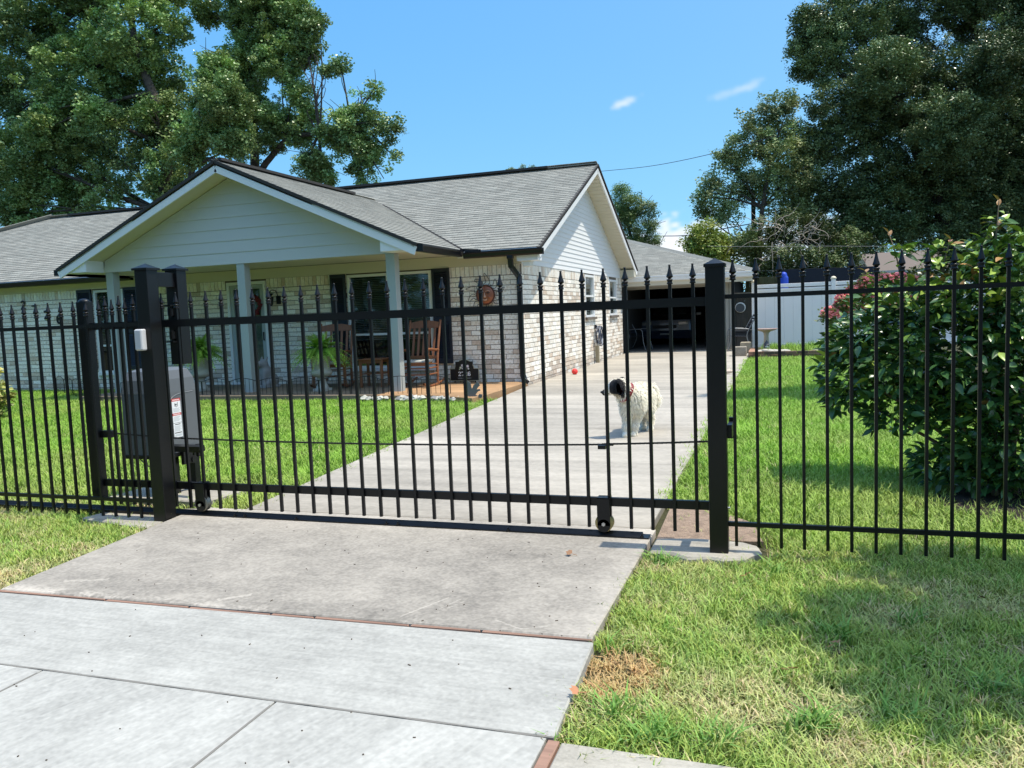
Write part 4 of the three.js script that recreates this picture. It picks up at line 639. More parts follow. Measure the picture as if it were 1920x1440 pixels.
// ================================================================ PORCH AND LAWN THINGS
function rockingChair(label, pos, turn) {
  const t = thing('rocking_chair', label, 'rocking chair', pos, turn, undefined), w = 0.29;
  for (const s of [-1, 1]) {
    part('back_post', limb([[s * w, 0.06, -0.2], [s * w, 0.42, -0.22], [s * w * 1.02, 0.8, -0.3], [s * w * 1.03, 1.16, -0.42]], 0.026, 0.021, 14, 8), M.cedar, t);
    part('front_leg', bar([s * w, 0.05, 0.25], [s * w, 0.64, 0.23], 0.05, 0.035), M.cedar, t);
    part('arm', tube([[s * (w + 0.01), 0.655, 0.3], [s * (w + 0.015), 0.66, 0.12], [s * (w + 0.01), 0.64, -0.08], [s * w, 0.63, -0.28]], 0.026, 16, 6), M.cedar, t);
    part('rocker', tube([[s * w, 0.07, 0.4], [s * w, 0.025, 0.18], [s * w, 0.02, -0.05], [s * w, 0.05, -0.32], [s * w, 0.11, -0.56]], 0.021, 20, 6), M.cedar, t);
    part('side_stretcher', merge([rod([s * w, 0.22, 0.24], [s * w, 0.22, -0.21], 0.013), rod([s * w, 0.33, 0.24], [s * w, 0.33, -0.21], 0.013)]), M.cedar, t);
  }
  part('top_rail', extrude([[-w, 0], [w, 0], [w, 0.1], [0.1, 0.135], [-0.1, 0.135], [-w, 0.1]], 0.022).rotateX(-0.3).translate(0, 1.02, -0.395), M.cedar, t);
  part('lower_rail', rbox(2 * w, 0.06, 0.022, 0.004, 0, 0.5, -0.235), M.cedar, t);
  for (let i = 0; i < 5; i++) { const x = -0.2 + i * 0.1; part('back_slat', bar([x, 0.5, -0.235], [x * 1.02, 1.06, -0.395], 0.042, 0.012), M.cedar, t); }
  for (let i = 0; i < 6; i++) part('seat_slat', rbox(2 * w + 0.04, 0.018, 0.068, 0.004, 0, 0.425 - i * 0.008, 0.23 - i * 0.078), M.cedar, t);
  part('front_stretcher', merge([rod([-w, 0.22, 0.24], [w, 0.22, 0.24], 0.012), rod([-w, 0.33, 0.24], [w, 0.33, 0.24], 0.012), rbox(2 * w, 0.05, 0.02, 0.004, 0, 0.4, 0.25)]), M.cedar, t);
  part('cushion', rbox(0.46, 0.045, 0.44, 0.02, 0, 0.445, 0.03, 3), mat([0.5, 0.5, 0.46], 0.9), t);
  return t;
}
rockingChair('brown wooden rocking chair to the right of the small porch table', [-6.1, 0.07, -12.85], 0.0);
rockingChair('brown wooden rocking chair half hidden behind the fern in the urn', [-7.82, 0.07, -12.85], 0.25);
{
  const t = thing('side_table', 'small brown slatted table between the two rocking chairs', 'table', [-6.98, 0.07, -12.9], 0.1);
  for (let i = 0; i < 6; i++) part('top_slat', rbox(0.46, 0.018, 0.066, 0.004, 0, 0.5, -0.19 + i * 0.076), M.cedar, t);
  for (let i = 0; i < 5; i++) part('shelf_slat', rbox(0.4, 0.016, 0.06, 0.004, 0, 0.24, -0.15 + i * 0.075), M.cedar, t);
  for (const [x, z] of [[-0.2, -0.17], [0.2, -0.17], [-0.2, 0.17], [0.2, 0.17]]) part('leg', rbox(0.045, 0.49, 0.045, 0.004, x, 0.245, z), M.cedar, t);
  part('apron', merge([rbox(0.4, 0.06, 0.018, 0.003, 0, 0.46, 0.17), rbox(0.4, 0.06, 0.018, 0.003, 0, 0.46, -0.17)]), M.cedar, t);
}
const urnM = mat([0.62, 0.6, 0.53], 0.75, { map: rep(T.blotch, 1, 1), bumpMap: rep(T.grain, 1, 1), bumpScale: 0.003 });
function urn(label, pos) {
  const t = thing('planter_urn', label, 'urn', pos);
  part('plinth', rbox(0.24, 0.05, 0.24, 0.006, 0, 0.025, 0), urnM, t);
  part('foot', lathe([[0.115, 0.05], [0.11, 0.08], [0.075, 0.13], [0.065, 0.2], [0.085, 0.24], [0.1, 0.25]], 26), urnM, t);
  part('urn_bowl', lathe([[0.07, 0.25], [0.15, 0.265], [0.185, 0.31], [0.185, 0.34], [0.16, 0.375], [0.145, 0.4], [0.15, 0.46], [0.17, 0.56], [0.195, 0.6], [0.2, 0.625], [0.18, 0.625], [0.16, 0.58], [0, 0.57]], 30), urnM, t);
}
M.fern = new THREE.MeshPhysicalMaterial({ color: col(0.27, 0.46, 0.06), roughness: 0.5, transmission: 0.25, thickness: 0, vertexColors: true });
function fern(label, pos, seed, R) {
  const t = thing('fern', label, 'fern', pos), r = rng(seed), P = [], C = [], one = (n0, n1) => {
    for (let i = n0; i < n1; i++) {
      const a = r() * 2 * PI, up = 0.12 + 0.95 * r(), len = R * (0.8 + 0.5 * r()), out = Math.cos(up * 1.2) * 0.9 + 0.25, n = 17, px = [], k = 0.65 + 0.7 * r();
      for (let j = 0; j <= n; j++) { const s = j / n, d = len * out * s * (1 - 0.12 * s), y = len * (up * 0.95 * s - (0.42 + 0.3 * (1 - up)) * s * s * 1.15) + 0.06; px.push(new V3(Math.cos(a) * d, y, Math.sin(a) * d)); }
      const sx = -Math.sin(a), sz = Math.cos(a);
      for (let j = 1; j < n; j++) for (const sd of [-1, 1]) { const p = px[j], q = px[j + 1], w = 0.06 * Math.sin(PI * Math.min(1, 0.18 + 0.85 * j / n)) * (0.8 + 0.4 * r()), dx = q.x - p.x, dy = q.y - p.y, dz = q.z - p.z; P.push(p.x, p.y, p.z, p.x + dx * 0.75, p.y + dy * 0.75, p.z + dz * 0.75, p.x + dx * 0.7 + sd * sx * w, p.y + dy * 0.7 - w * 0.35, p.z + dz * 0.7 + sd * sz * w); const y = 0.7 + 0.6 * r(); for (let m = 0; m < 3; m++) C.push(k * y * (0.8 + 0.5 * r() * (j / n)), k * y, k * y * 0.8); }
    }
  };
  one(0, 210); const g = new THREE.BufferGeometry(); g.setAttribute('position', new THREE.Float32BufferAttribute(P, 3)); g.setAttribute('color', new THREE.Float32BufferAttribute(C, 3)); g.setAttribute('uv', new THREE.Float32BufferAttribute(new Float32Array(P.length / 3 * 2), 2)); g.computeVertexNormals();
  part('fronds', g, M.fern, t, 'stuff'); part('nursery_pot', cyl(0.13, 0.16, 0.14, 0, 0.0, 0, 20), mat([0.03, 0.03, 0.03], 0.6), t);
}
urn('white stone urn on the porch edge holding the right fern', [-7.62, 0.07, -12.15]); fern('leafy green fern growing in the right white urn', [-7.62, 0.72, -12.15], 21, 0.52);
urn('white stone urn left of the door holding the left fern', [-10.32, 0.07, -12.3]); fern('leafy green fern left of the front door behind the gate opener', [-10.32, 0.74, -12.3], 22, 0.56);
{ // wreath on the door
  const t = thing('door_wreath', 'dark red wreath hanging on the glass front door', 'wreath', [-10.0, 1.66, -13.585]), r = rng(6), L = [];
  for (let i = 0; i < 260; i++) { const a = r() * 2 * PI, R = 0.16 + (r() - 0.5) * 0.07, g = new THREE.ConeGeometry(0.014 + 0.012 * r(), 0.06, 4).rotateX(r() * 3).rotateZ(r() * 6); L.push(g.translate(Math.cos(a) * R, Math.sin(a) * R, (r() - 0.3) * 0.06)); }
  part('leaves', merge(L), mat([0.2, 0.02, 0.022], 0.7), t, 'stuff'); part('ring', new THREE.TorusGeometry(0.16, 0.02, 8, 30), mat([0.08, 0.03, 0.02], 0.9), t);
}
{ // sun face wall art
  const t = thing('sun_wall_art', 'copper sun face with curling wire rays on the brick wall', 'wall art', [-5.03, 1.645, -13.58]), cu = mat([0.33, 0.12, 0.07], 0.4, { metalness: 0.5 }), wire = mat([0.02, 0.018, 0.018], 0.5);
  part('disc', lathe([[0, 0.035], [0.06, 0.034], [0.12, 0.024], [0.155, 0.008], [0.16, 0]], 36).rotateX(PI / 2), cu, t); part('rim', new THREE.TorusGeometry(0.17, 0.014, 10, 44), mat([0.13, 0.05, 0.035], 0.4, { metalness: 0.4 }), t);
  const light = mat([0.6, 0.36, 0.26], 0.45, { metalness: 0.3 }), dk = mat([0.06, 0.025, 0.02], 0.5);
  part('nose', merge([new THREE.ConeGeometry(0.022, 0.085, 8).rotateX(0.1).translate(0, 0.005, 0.045), new THREE.SphereGeometry(0.02, 10, 8).scale(1.2, 0.8, 1).translate(0, -0.035, 0.045)]), light, t);
  for (const s of [-1, 1]) { part('eye', new THREE.SphereGeometry(0.026, 12, 8).scale(1.25, 0.6, 0.6).translate(s * 0.06, 0.035, 0.034), dk, t); part('brow', tube([[s * 0.02, 0.06, 0.04], [s * 0.055, 0.078, 0.038], [s * 0.1, 0.06, 0.03]], 0.008, 12, 6), light, t); part('cheek', new THREE.SphereGeometry(0.04, 14, 10).scale(1, 0.8, 0.45).translate(s * 0.075, -0.04, 0.022), cu, t); }
  part('mouth', merge([tube([[-0.045, -0.075, 0.034], [0, -0.085, 0.042], [0.045, -0.075, 0.034]], 0.009, 12, 6), tube([[-0.035, -0.09, 0.034], [0, -0.103, 0.04], [0.035, -0.09, 0.034]], 0.008, 12, 6)]), light, t);
  for (let i = 0; i < 10; i++) { const a = i / 10 * 2 * PI + 0.2, R = i % 2 ? 0.34 : 0.39, p = (q, rr, off) => [Math.cos(q + off) * rr, Math.sin(q + off) * rr, 0.012]; part('ray', tube([p(a, 0.178, -0.2), p(a, 0.24, -0.3), p(a, 0.31, -0.1), p(a, R, 0.12), p(a, R - 0.01, 0.13), p(a, 0.29, 0.1), p(a, 0.23, 0.02), p(a, 0.2, 0.2), p(a, 0.178, 0.22)], 0.0055, 34, 5), wire, t); }
}
{ // house sign leaning at the foot of the wall
  const t = thing('address_sign', 'black arched address plaque standing at the foot of the brick wall', 'sign', [-5.47, 0.11, -13.5]), W = 0.185, sh = new THREE.Shape();
  const outline = (k) => { const s = new THREE.Shape(); s.moveTo(-0.275 - k, -k); s.lineTo(0.275 + k, -k); s.lineTo(0.275 + k, 0.21 + k); s.lineTo(W + k, 0.21 + k); s.absarc(0, 0.19, W + k + 0.001, 0.1, PI - 0.1, false); s.lineTo(-W - k, 0.21 + k); s.lineTo(-0.275 - k, 0.21 + k); s.closePath(); return s; };
  part('border', new THREE.ExtrudeGeometry(outline(0.009), { depth: 0.008, bevelEnabled: false, curveSegments: 24 }), mat([0.55, 0.5, 0.34], 0.5), t);
  part('plate', new THREE.ExtrudeGeometry(outline(0), { depth: 0.012, bevelEnabled: false, curveSegments: 24 }), mat([0.004, 0.004, 0.005], 0.6), t);
  const cv = document.createElement('canvas'); cv.width = 512; cv.height = 512; const c = cv.getContext('2d'); c.fillStyle = '#0a0b0c'; c.fillRect(0, 0, 512, 512);
  c.fillStyle = '#ffffff'; c.textAlign = 'center'; c.font = 'bold 165px serif'; c.fillText('2726', 256, 400); c.fillStyle = '#9aa09c'; c.font = 'bold 54px serif'; c.fillText('VIOLA STREET', 256, 482, 470);
  const r = rng(8), fl = (x, y, s, cc) => { c.fillStyle = cc; for (let i = 0; i < 5; i++) { const a = i * 1.257; c.beginPath(); c.ellipse(x + Math.cos(a) * s * 0.55, y + Math.sin(a) * s * 0.55, s * 0.6, s * 0.4, a, 0, 7); c.fill(); } c.fillStyle = '#d9c98a'; c.beginPath(); c.arc(x, y, s * 0.25, 0, 7); c.fill(); };
  c.strokeStyle = '#6f7f68'; c.lineWidth = 7; for (let i = 0; i < 12; i++) { c.beginPath(); c.moveTo(256 + (r() - 0.5) * 80, 200); c.quadraticCurveTo(256 + (r() - 0.5) * 260, 120 + r() * 60, 90 + r() * 330, 120 + r() * 110); c.stroke(); }
  for (const [x, y, s, q] of [[200, 110, 34, '#e6e6ee'], [360, 130, 36, '#efe9f2'], [262, 150, 40, '#8b3f66'], [310, 180, 30, '#a65a7c'], [150, 170, 30, '#d8dcc0'], [210, 190, 28, '#cdd0e0'], [380, 200, 26, '#cfd6d8'], [256, 215, 24, '#7a4a6a'], [120, 215, 20, '#a9b49c']]) fl(x, y, s, q);
  const tx = new THREE.CanvasTexture(cv); tx.colorSpace = THREE.SRGBColorSpace; const pg = new THREE.PlaneGeometry(0.34, 0.34); part('print', pg, new THREE.MeshStandardMaterial({ map: tx, roughness: 0.45 }), t).position.set(0, 0.175, 0.0135);
  part('stake', merge([bar([-0.2, 0.0, -0.006], [-0.2, -0.06, -0.006], 0.02, 0.006), bar([0.2, 0.0, -0.006], [0.2, -0.06, -0.006], 0.02, 0.006)]), M.gutter, t);
}
{ // low wire edging fence, arched panels
  const t = thing('edging_fence', 'low black wire edging fence of arched panels along the porch', 'edging', [-8.5, 0, -11.62]), L = 0.585, one = (() => { const g = [], q = 7; for (let i = 0; i <= q; i++) { const x = L * i / q, y = 0.3 + 0.055 * Math.sin(PI * i / q); g.push(rod([x, -0.06, 0], [x, y, 0], 0.0042, 0.0042, 5)); } g.push(tube(Array.from({ length: 9 }, (_, i) => [L * i / 8, 0.3 + 0.055 * Math.sin(PI * i / 8), 0]), 0.0058, 16, 5)); g.push(rod([0, 0.05, 0], [L, 0.05, 0], 0.004, 0.004, 5)); g.push(rod([0, -0.06, 0], [0, 0.31, 0], 0.007, 0.007, 6), rod([L, -0.06, 0], [L, 0.31, 0], 0.007, 0.007, 6)); return merge(g); })();
  for (let i = 0; i < 11; i++) { const p = part('edging_panel', one, M.gutter, t); p.position.set(3.55 - (i + 1) * 0.6, 0, -0.02 * Math.sin(i)); p.rotation.y = 0.03 * Math.sin(i * 2); }
  for (let i = 0; i < 5; i++) { const p = part('edging_panel', one, M.gutter, t); p.position.set(-3.2 - (i + 1) * 0.58, 0, 0.0 - i * 0.33); p.rotation.y = -0.5; }
}
{ // squirrel silhouette of sheet metal, and pale edging stones
  const t = thing('squirrel_ornament', 'flat dark metal squirrel ornament standing at the lawn corner', 'ornament', [-4.43, 0.02, -11.2], 0.2);
  const p = [[-0.02, 0], [0.14, 0], [0.16, 0.05], [0.11, 0.06], [0.09, 0.03], [0.05, 0.05], [0.09, 0.1], [0.13, 0.11], [0.12, 0.135], [0.07, 0.13], [0.1, 0.17], [0.125, 0.19], [0.11, 0.225], [0.08, 0.25], [0.07, 0.225], [0.03, 0.2], [0.0, 0.14], [-0.01, 0.18], [-0.02, 0.24], [-0.07, 0.265], [-0.12, 0.24], [-0.13, 0.2], [-0.1, 0.205], [-0.1, 0.16], [-0.12, 0.1], [-0.08, 0.05]];
  part('silhouette', extrude(p.map(([x, y]) => [x, y + 0.02]), 0.008, 0.001), mat([0.1, 0.115, 0.125], 0.5), t); part('stake', rod([0, -0.05, 0.004], [0, 0.03, 0.004], 0.006), M.gutter, t);
  const r = rng(15), sm = [[0.5, 0.48, 0.42], [0.4, 0.39, 0.36], [0.6, 0.57, 0.5], [0.25, 0.24, 0.23]].map((q) => mat(q, 0.9, { bumpMap: rep(T.grain, 1, 1), bumpScale: 0.01 })), gs = [0, 1, 2].map((k) => { const g = new THREE.IcosahedronGeometry(0.07, 1), a = g.attributes.position; for (let i = 0; i < a.count; i++) { const n = 0.75 + 0.5 * hash(Math.round(a.getX(i) * 900), Math.round(a.getY(i) * 900) + Math.round(a.getZ(i) * 700), k); a.setXYZ(i, a.getX(i) * n * 1.2, a.getY(i) * n * 0.7, a.getZ(i) * n); } g.computeVertexNormals(); return g; });
  const row = thing('edging_stones', 'row of pale edging stones at the front edge of the patio', 'stones', [-5.4, 0, -11.4]);
  for (let i = 0; i < 22; i++) { const x = i < 6 ? -0.95 + i * 0.075 : i < 13 ? -0.32 + (i - 6) * 0.07 : 0.26 + (i - 13) * 0.058; const m = part('stone', gs[i % 3], sm[Math.floor(r() * 4)], row); m.position.set(x, 0.02 + r() * 0.02, 0.08 + (r() - 0.5) * 0.1 + (x > 0.2 ? 0.1 : 0)); m.rotation.set(r() * 0.4, r() * 6, r() * 0.4); m.scale.setScalar(0.4 + r() * 0.5); }
}
// ---- shapes of smooth joined volumes
function sdfGeo(field, c, half, res) {
  const mc = new MarchingCubes(res, new THREE.MeshBasicMaterial(), false, false, 400000); mc.isolation = 0; const n = mc.size, p = new V3();
  for (let z = 0; z < n; z++) for (let y = 0; y < n; y++) for (let x = 0; x < n; x++) { p.set(c[0] + (x - n / 2) / (n / 2) * half, c[1] + (y - n / 2) / (n / 2) * half, c[2] + (z - n / 2) / (n / 2) * half); mc.field[x + y * n + z * n * n] = -field(p); }
  mc.update(); const g = new THREE.BufferGeometry(), k = mc.count; g.setAttribute('position', new THREE.BufferAttribute(mc.positionArray.slice(0, k * 3), 3)); g.scale(half, half, half).translate(...c);
  const m = mergeVertices(g, half / n * 0.05); m.computeVertexNormals(); return m;
}
const capsule = (a, b, r0, r1) => { const A = new V3(...a), D = new V3(...b).sub(A), L2 = D.lengthSq() || 1e-9, q = new V3(); return (p) => { q.subVectors(p, A); const t = clamp(q.dot(D) / L2); return q.addScaledVector(D, -t).length() - lerp(r0, r1, t); }; };
const smin = (a, b, k) => { const h = clamp(0.5 + 0.5 * (b - a) / k); return lerp(b, a, h) - k * h * (1 - h); };
const union = (list, k) => (p) => list.reduce((d, f) => smin(d, f(p), k), 9);
{ // seated stone animal beside the door
  const t = thing('garden_statue', 'grey stone animal statue sitting on the porch beside the front door', 'statue', [-9.32, 0.07, -12.95], -0.3);
  const f = union([capsule([0, 0.12, -0.08], [0, 0.28, 0.02], 0.15, 0.12), capsule([0, 0.28, 0.02], [0, 0.42, 0.06], 0.11, 0.085), capsule([0, 0.46, 0.08], [0, 0.45, 0.17], 0.085, 0.055), capsule([-0.1, 0.1, 0.0], [-0.1, 0.05, 0.12], 0.085, 0.045), capsule([0.1, 0.1, 0.0], [0.1, 0.05, 0.12], 0.085, 0.045), capsule([-0.06, 0.3, 0.09], [-0.06, 0.03, 0.14], 0.05, 0.035), capsule([0.06, 0.3, 0.09], [0.06, 0.03, 0.14], 0.05, 0.035), capsule([-0.06, 0.52, 0.06], [-0.085, 0.58, 0.03], 0.03, 0.012), capsule([0.06, 0.52, 0.06], [0.085, 0.58, 0.03], 0.03, 0.012)], 0.035);
  part('figure', sdfGeo(f, [0, 0.3, 0], 0.36, 44), mat([0.3, 0.3, 0.3], 0.9, { bumpMap: rep(T.grain, 1, 1), bumpScale: 0.01 }), t); part('base', rbox(0.34, 0.05, 0.36, 0.01, 0, 0.025, 0.01), mat([0.33, 0.33, 0.33], 0.9), t);
}
{ // garden hose coiled on a wall hanger
  const t = thing('hose_hanger', 'coil of grey garden hose hung on the sunlit brick side wall', 'hose', [-4.3, 0.68, -19.45]), hm = mat([0.05, 0.055, 0.075], 0.4), r = rng(2);
  for (let i = 0; i < 9; i++) { const a = 0.11 + i * 0.012 + r() * 0.02, b = 0.2 + r() * 0.05, o = 0.02 + (i % 4) * 0.03; part('hose_loop', tube(Array.from({ length: 12 }, (_, k) => { const q = k / 12 * 2 * PI; return [o + 0.02 * Math.sin(q * 2 + i), Math.sin(q) * b - 0.02 * i / 4, Math.cos(q) * a + (r() - 0.5) * 0.02]; }), 0.011, 48, 7, true), i % 3 ? hm : mat([0.22, 0.25, 0.32], 0.35), t); }
  part('hanger', merge([rbox(0.03, 0.1, 0.16, 0.008, -0.03, 0.2, 0), rod([-0.03, 0.2, 0], [0.12, 0.2, 0], 0.02)]), M.gutter, t);
  const s = thing('hose_bib_post', 'short tan post standing at the wall below the hose coil', 'post', [-4.27, 0, -19.3]); part('post_shaft', metres(rbox(0.09, 0.42, 0.1, 0.006, 0, 0.21, 0)), mat([0.42, 0.36, 0.24], 0.85, { map: rep(T.blotch, 2, 2) }), s); part('tap', merge([rod([0.02, 0.42, 0], [0.02, 0.47, 0], 0.014), rod([0.02, 0.455, 0], [0.08, 0.44, 0], 0.012)]), M.metal, s);
}
{ // ball, small yellow marker, crumpled toy
  const b = thing('toy_ball', 'small bright red ball lying on the driveway by the brick wall', 'ball', [-3.98, 0.06, -15.8]), r = rng(1); const g = new THREE.IcosahedronGeometry(0.062, 3), p = g.attributes.position, v = new V3(); for (let i = 0; i < p.count; i++) { v.fromBufferAttribute(p, i); const k = 1 + 0.08 * Math.sin(v.x * 130) * Math.sin(v.y * 130) * Math.sin(v.z * 130 + 1); p.setXYZ(i, v.x * k, v.y * k, v.z * k); } g.computeVertexNormals(); part('ball_skin', g, mat([0.75, 0.035, 0.03], 0.5), b);
  const m = thing('marker_flag', 'thin yellow marker strip standing in the lawn left of the opener', 'marker', [-7.42, 0, -7.1]); part('wire_stem', rod([0, -0.05, 0], [0.01, 0.4, 0], 0.004), mat([0.6, 0.5, 0.05], 0.6), m); part('flag', extrude([[-0.012, 0.1], [0.014, 0.12], [0.02, 0.4], [-0.004, 0.42]], 0.002), mat([0.75, 0.6, 0.04], 0.6), m);
  const d = thing('dog_toy', 'crumpled pale toy lying at the right edge of the driveway', 'toy', [-0.93, 0.02, -15.4]); part('toy_body', sdfGeo(union([capsule([-0.06, 0.02, 0], [0.06, 0.03, 0.01], 0.035, 0.03), capsule([0, 0.03, 0], [0.02, 0.07, -0.03], 0.025, 0.015), capsule([-0.05, 0.02, 0.02], [-0.09, 0.02, 0.06], 0.02, 0.015)], 0.02), [0, 0.03, 0], 0.14, 26), mat([0.62, 0.5, 0.4], 0.9), d);
}
// ---- the dog: forward is +z, head turned towards -x
{
  const t = thing('dog', 'white shaggy dog with a black head patch and red collar standing on the driveway', 'dog', [-1.42, 0, -8.17], -0.02);
  const B = [[[-0.01, 0.385, 0.12], [-0.005, 0.39, -0.06], 0.112, 0.116], [[-0.005, 0.39, -0.06], [0.01, 0.4, -0.24], 0.116, 0.112], [[-0.01, 0.335, 0.13], [0, 0.335, -0.04], 0.1, 0.1], [[-0.01, 0.42, 0.16], [-0.075, 0.475, 0.235], 0.1, 0.08], [[-0.075, 0.475, 0.235], [-0.115, 0.515, 0.25], 0.078, 0.074],
    [[-0.115, 0.515, 0.255], [-0.155, 0.52, 0.26], 0.083, 0.074], [[-0.165, 0.5, 0.262], [-0.262, 0.462, 0.27], 0.054, 0.03],
    [[-0.058, 0.32, 0.16], [-0.062, 0.2, 0.155], 0.06, 0.042], [[-0.062, 0.2, 0.155], [-0.07, 0.1, 0.18], 0.036, 0.027], [[-0.07, 0.1, 0.18], [-0.072, 0.03, 0.185], 0.026, 0.028], [[-0.072, 0.022, 0.185], [-0.077, 0.018, 0.225], 0.031, 0.026],
    [[0.035, 0.32, 0.13], [0.022, 0.2, 0.1], 0.06, 0.042], [[0.022, 0.2, 0.1], [0.004, 0.1, 0.13], 0.036, 0.027], [[0.004, 0.1, 0.13], [0.0, 0.03, 0.12], 0.026, 0.028], [[0.0, 0.022, 0.12], [-0.004, 0.018, 0.16], 0.031, 0.026],
    [[0.06, 0.37, -0.22], [0.085, 0.24, -0.17], 0.088, 0.06], [[0.085, 0.24, -0.17], [0.1, 0.14, -0.27], 0.048, 0.032], [[0.1, 0.14, -0.27], [0.1, 0.03, -0.24], 0.029, 0.028], [[0.1, 0.022, -0.235], [0.096, 0.018, -0.19], 0.031, 0.026],
    [[-0.045, 0.37, -0.24], [-0.03, 0.24, -0.24], 0.088, 0.06], [[-0.03, 0.24, -0.24], [0.0, 0.14, -0.36], 0.048, 0.032], [[0.0, 0.14, -0.36], [0.01, 0.03, -0.33], 0.029, 0.028], [[0.01, 0.022, -0.325], [0.006, 0.018, -0.28], 0.031, 0.026],
    [[0.02, 0.44, -0.32], [0.075, 0.43, -0.39], 0.046, 0.05], [[0.075, 0.43, -0.39], [0.12, 0.33, -0.41], 0.05, 0.038], [[0.12, 0.33, -0.41], [0.13, 0.26, -0.39], 0.036, 0.014]].map(([a, b, r0, r1]) => capsule(a, b, r0, r1));
  const ears = [capsule([-0.1, 0.575, 0.2], [-0.085, 0.5, 0.175], 0.032, 0.026), capsule([-0.115, 0.565, 0.318], [-0.085, 0.47, 0.345], 0.034, 0.026)], bodyF = (p) => { const d = union(B, 0.028)(p); return Math.min(d, smin(d, Math.min(ears[0](p), ears[1](p)), 0.012)); };
  const body = sdfGeo(bodyF, [-0.05, 0.29, -0.06], 0.43, 88), headBlack = (x, y, z) => { const e = Math.min(ears[0](new V3(x, y, z)), ears[1](new V3(x, y, z))); if (e < 0.012) return true; const q = Math.hypot((x + 0.135) / 0.075, (y - 0.515) / 0.085); const blaze = Math.abs(z - 0.262) < 0.02 && y > 0.5; return x < -0.075 && x > -0.205 && q < 1.02 && y > 0.45 && !blaze; };
  const tone = (x, y, z, r) => { if (headBlack(x, y, z)) return [0.012, 0.012, 0.014]; if (x < -0.262 && y < 0.5) return [0.015, 0.014, 0.014]; if (x < -0.2) return [0.72, 0.66, 0.6]; const n = noise2(x * 14 + 3, y * 14 + z * 11, 2), s = r < 0.035 ? 0.6 : 1, k = (0.86 + 0.2 * n) * s; return [0.92 * k, 0.85 * k, 0.7 * k]; };
  const p = body.attributes.position, C = new Float32Array(p.count * 3); for (let i = 0; i < p.count; i++) C.set(tone(p.getX(i), p.getY(i), p.getZ(i), 1), i * 3); body.setAttribute('color', new THREE.BufferAttribute(C, 3));
  const fm = mat([1, 1, 1], 0.85, { vertexColors: true });
  part('body', body, fm, t);
  // coat: short tapered locks lying back and down
  const r = rng(12), nm = body.attributes.normal, P = [], CC = [], v = new V3(), n = new V3(), dir = new V3(), sd = new V3();
  for (let i = 0; i < 21000; i++) {
    const k = Math.floor(r() * p.count); v.fromBufferAttribute(p, k); n.fromBufferAttribute(nm, k); const head = v.x < -0.085 && v.y > 0.42, face = v.x < -0.17, low = v.y < 0.07; if (low && r() < 0.7) continue; if (face && r() < 0.8) continue;
    if (Math.abs((v.x + 0.058) * -0.62 + (v.y - 0.462) * 0.52 + (v.z - 0.22) * 0.58) < 0.03 && Math.hypot(v.x + 0.058, v.y - 0.462, v.z - 0.22) < 0.125) continue; const leg = v.y < 0.24, L = (face ? 0.01 : head ? 0.02 : low ? 0.01 : leg ? 0.024 : v.z < -0.33 ? 0.05 : 0.04) * (0.6 + 0.8 * r());
    dir.set((r() - 0.5) * 0.7, -0.55 + (r() - 0.5) * 0.5, -0.6 + (r() - 0.5) * 0.5); if (head) dir.set(0.7, -0.4, (r() - 0.5) * 0.6); dir.addScaledVector(n, 0.75).normalize(); sd.crossVectors(dir, n).normalize().multiplyScalar(0.0045 + 0.003 * r());
    const c = tone(v.x, v.y, v.z, r()), m = v.clone().addScaledVector(dir, L * 0.5).addScaledVector(n, L * 0.08), e = v.clone().addScaledVector(dir, L); e.y -= L * 0.25;
    P.push(v.x - sd.x, v.y - sd.y, v.z - sd.z, v.x + sd.x, v.y + sd.y, v.z + sd.z, m.x, m.y, m.z, m.x - sd.x * 0.7, m.y - sd.y * 0.7, m.z - sd.z * 0.7, m.x + sd.x * 0.7, m.y + sd.y * 0.7, m.z + sd.z * 0.7, e.x, e.y, e.z); const b = 0.82 + 0.36 * r(); for (let q = 0; q < 6; q++) CC.push(c[0] * b, c[1] * b, c[2] * b);
  }
  const g = new THREE.BufferGeometry(); g.setAttribute('position', new THREE.Float32BufferAttribute(P, 3)); g.setAttribute('color', new THREE.Float32BufferAttribute(CC, 3)); g.computeVertexNormals(); part('coat', g, fm, t, 'stuff');
  part('collar', new THREE.TorusGeometry(0.1, 0.012, 8, 30).scale(1, 1, 1.7).applyQuaternion(new THREE.Quaternion().setFromUnitVectors(new V3(0, 0, 1), new V3(-0.62, 0.52, 0.58).normalize())).translate(-0.058, 0.462, 0.222), mat([0.22, 0.01, 0.016], 0.5), t);
  part('collar_tag', cyl(0.012, 0.012, 0.004, 0, 0, 0, 12).rotateX(PI / 2).translate(-0.085, 0.385, 0.29), M.metal, t);
  for (const s of [-1, 1]) part('eye', new THREE.SphereGeometry(0.01, 10, 8).translate(-0.208, 0.522, 0.262 + s * 0.036), mat([0.01, 0.008, 0.006], 0.15), t);
  part('nose', new THREE.SphereGeometry(0.017, 12, 10).scale(1, 0.85, 1.15).translate(-0.29, 0.465, 0.271), mat([0.012, 0.012, 0.012], 0.3), t);
  part('mouth', tube([[-0.28, 0.446, 0.271], [-0.25, 0.44, 0.296], [-0.21, 0.452, 0.302]], 0.004, 12, 5), mat([0.05, 0.02, 0.02], 0.6), t);
}
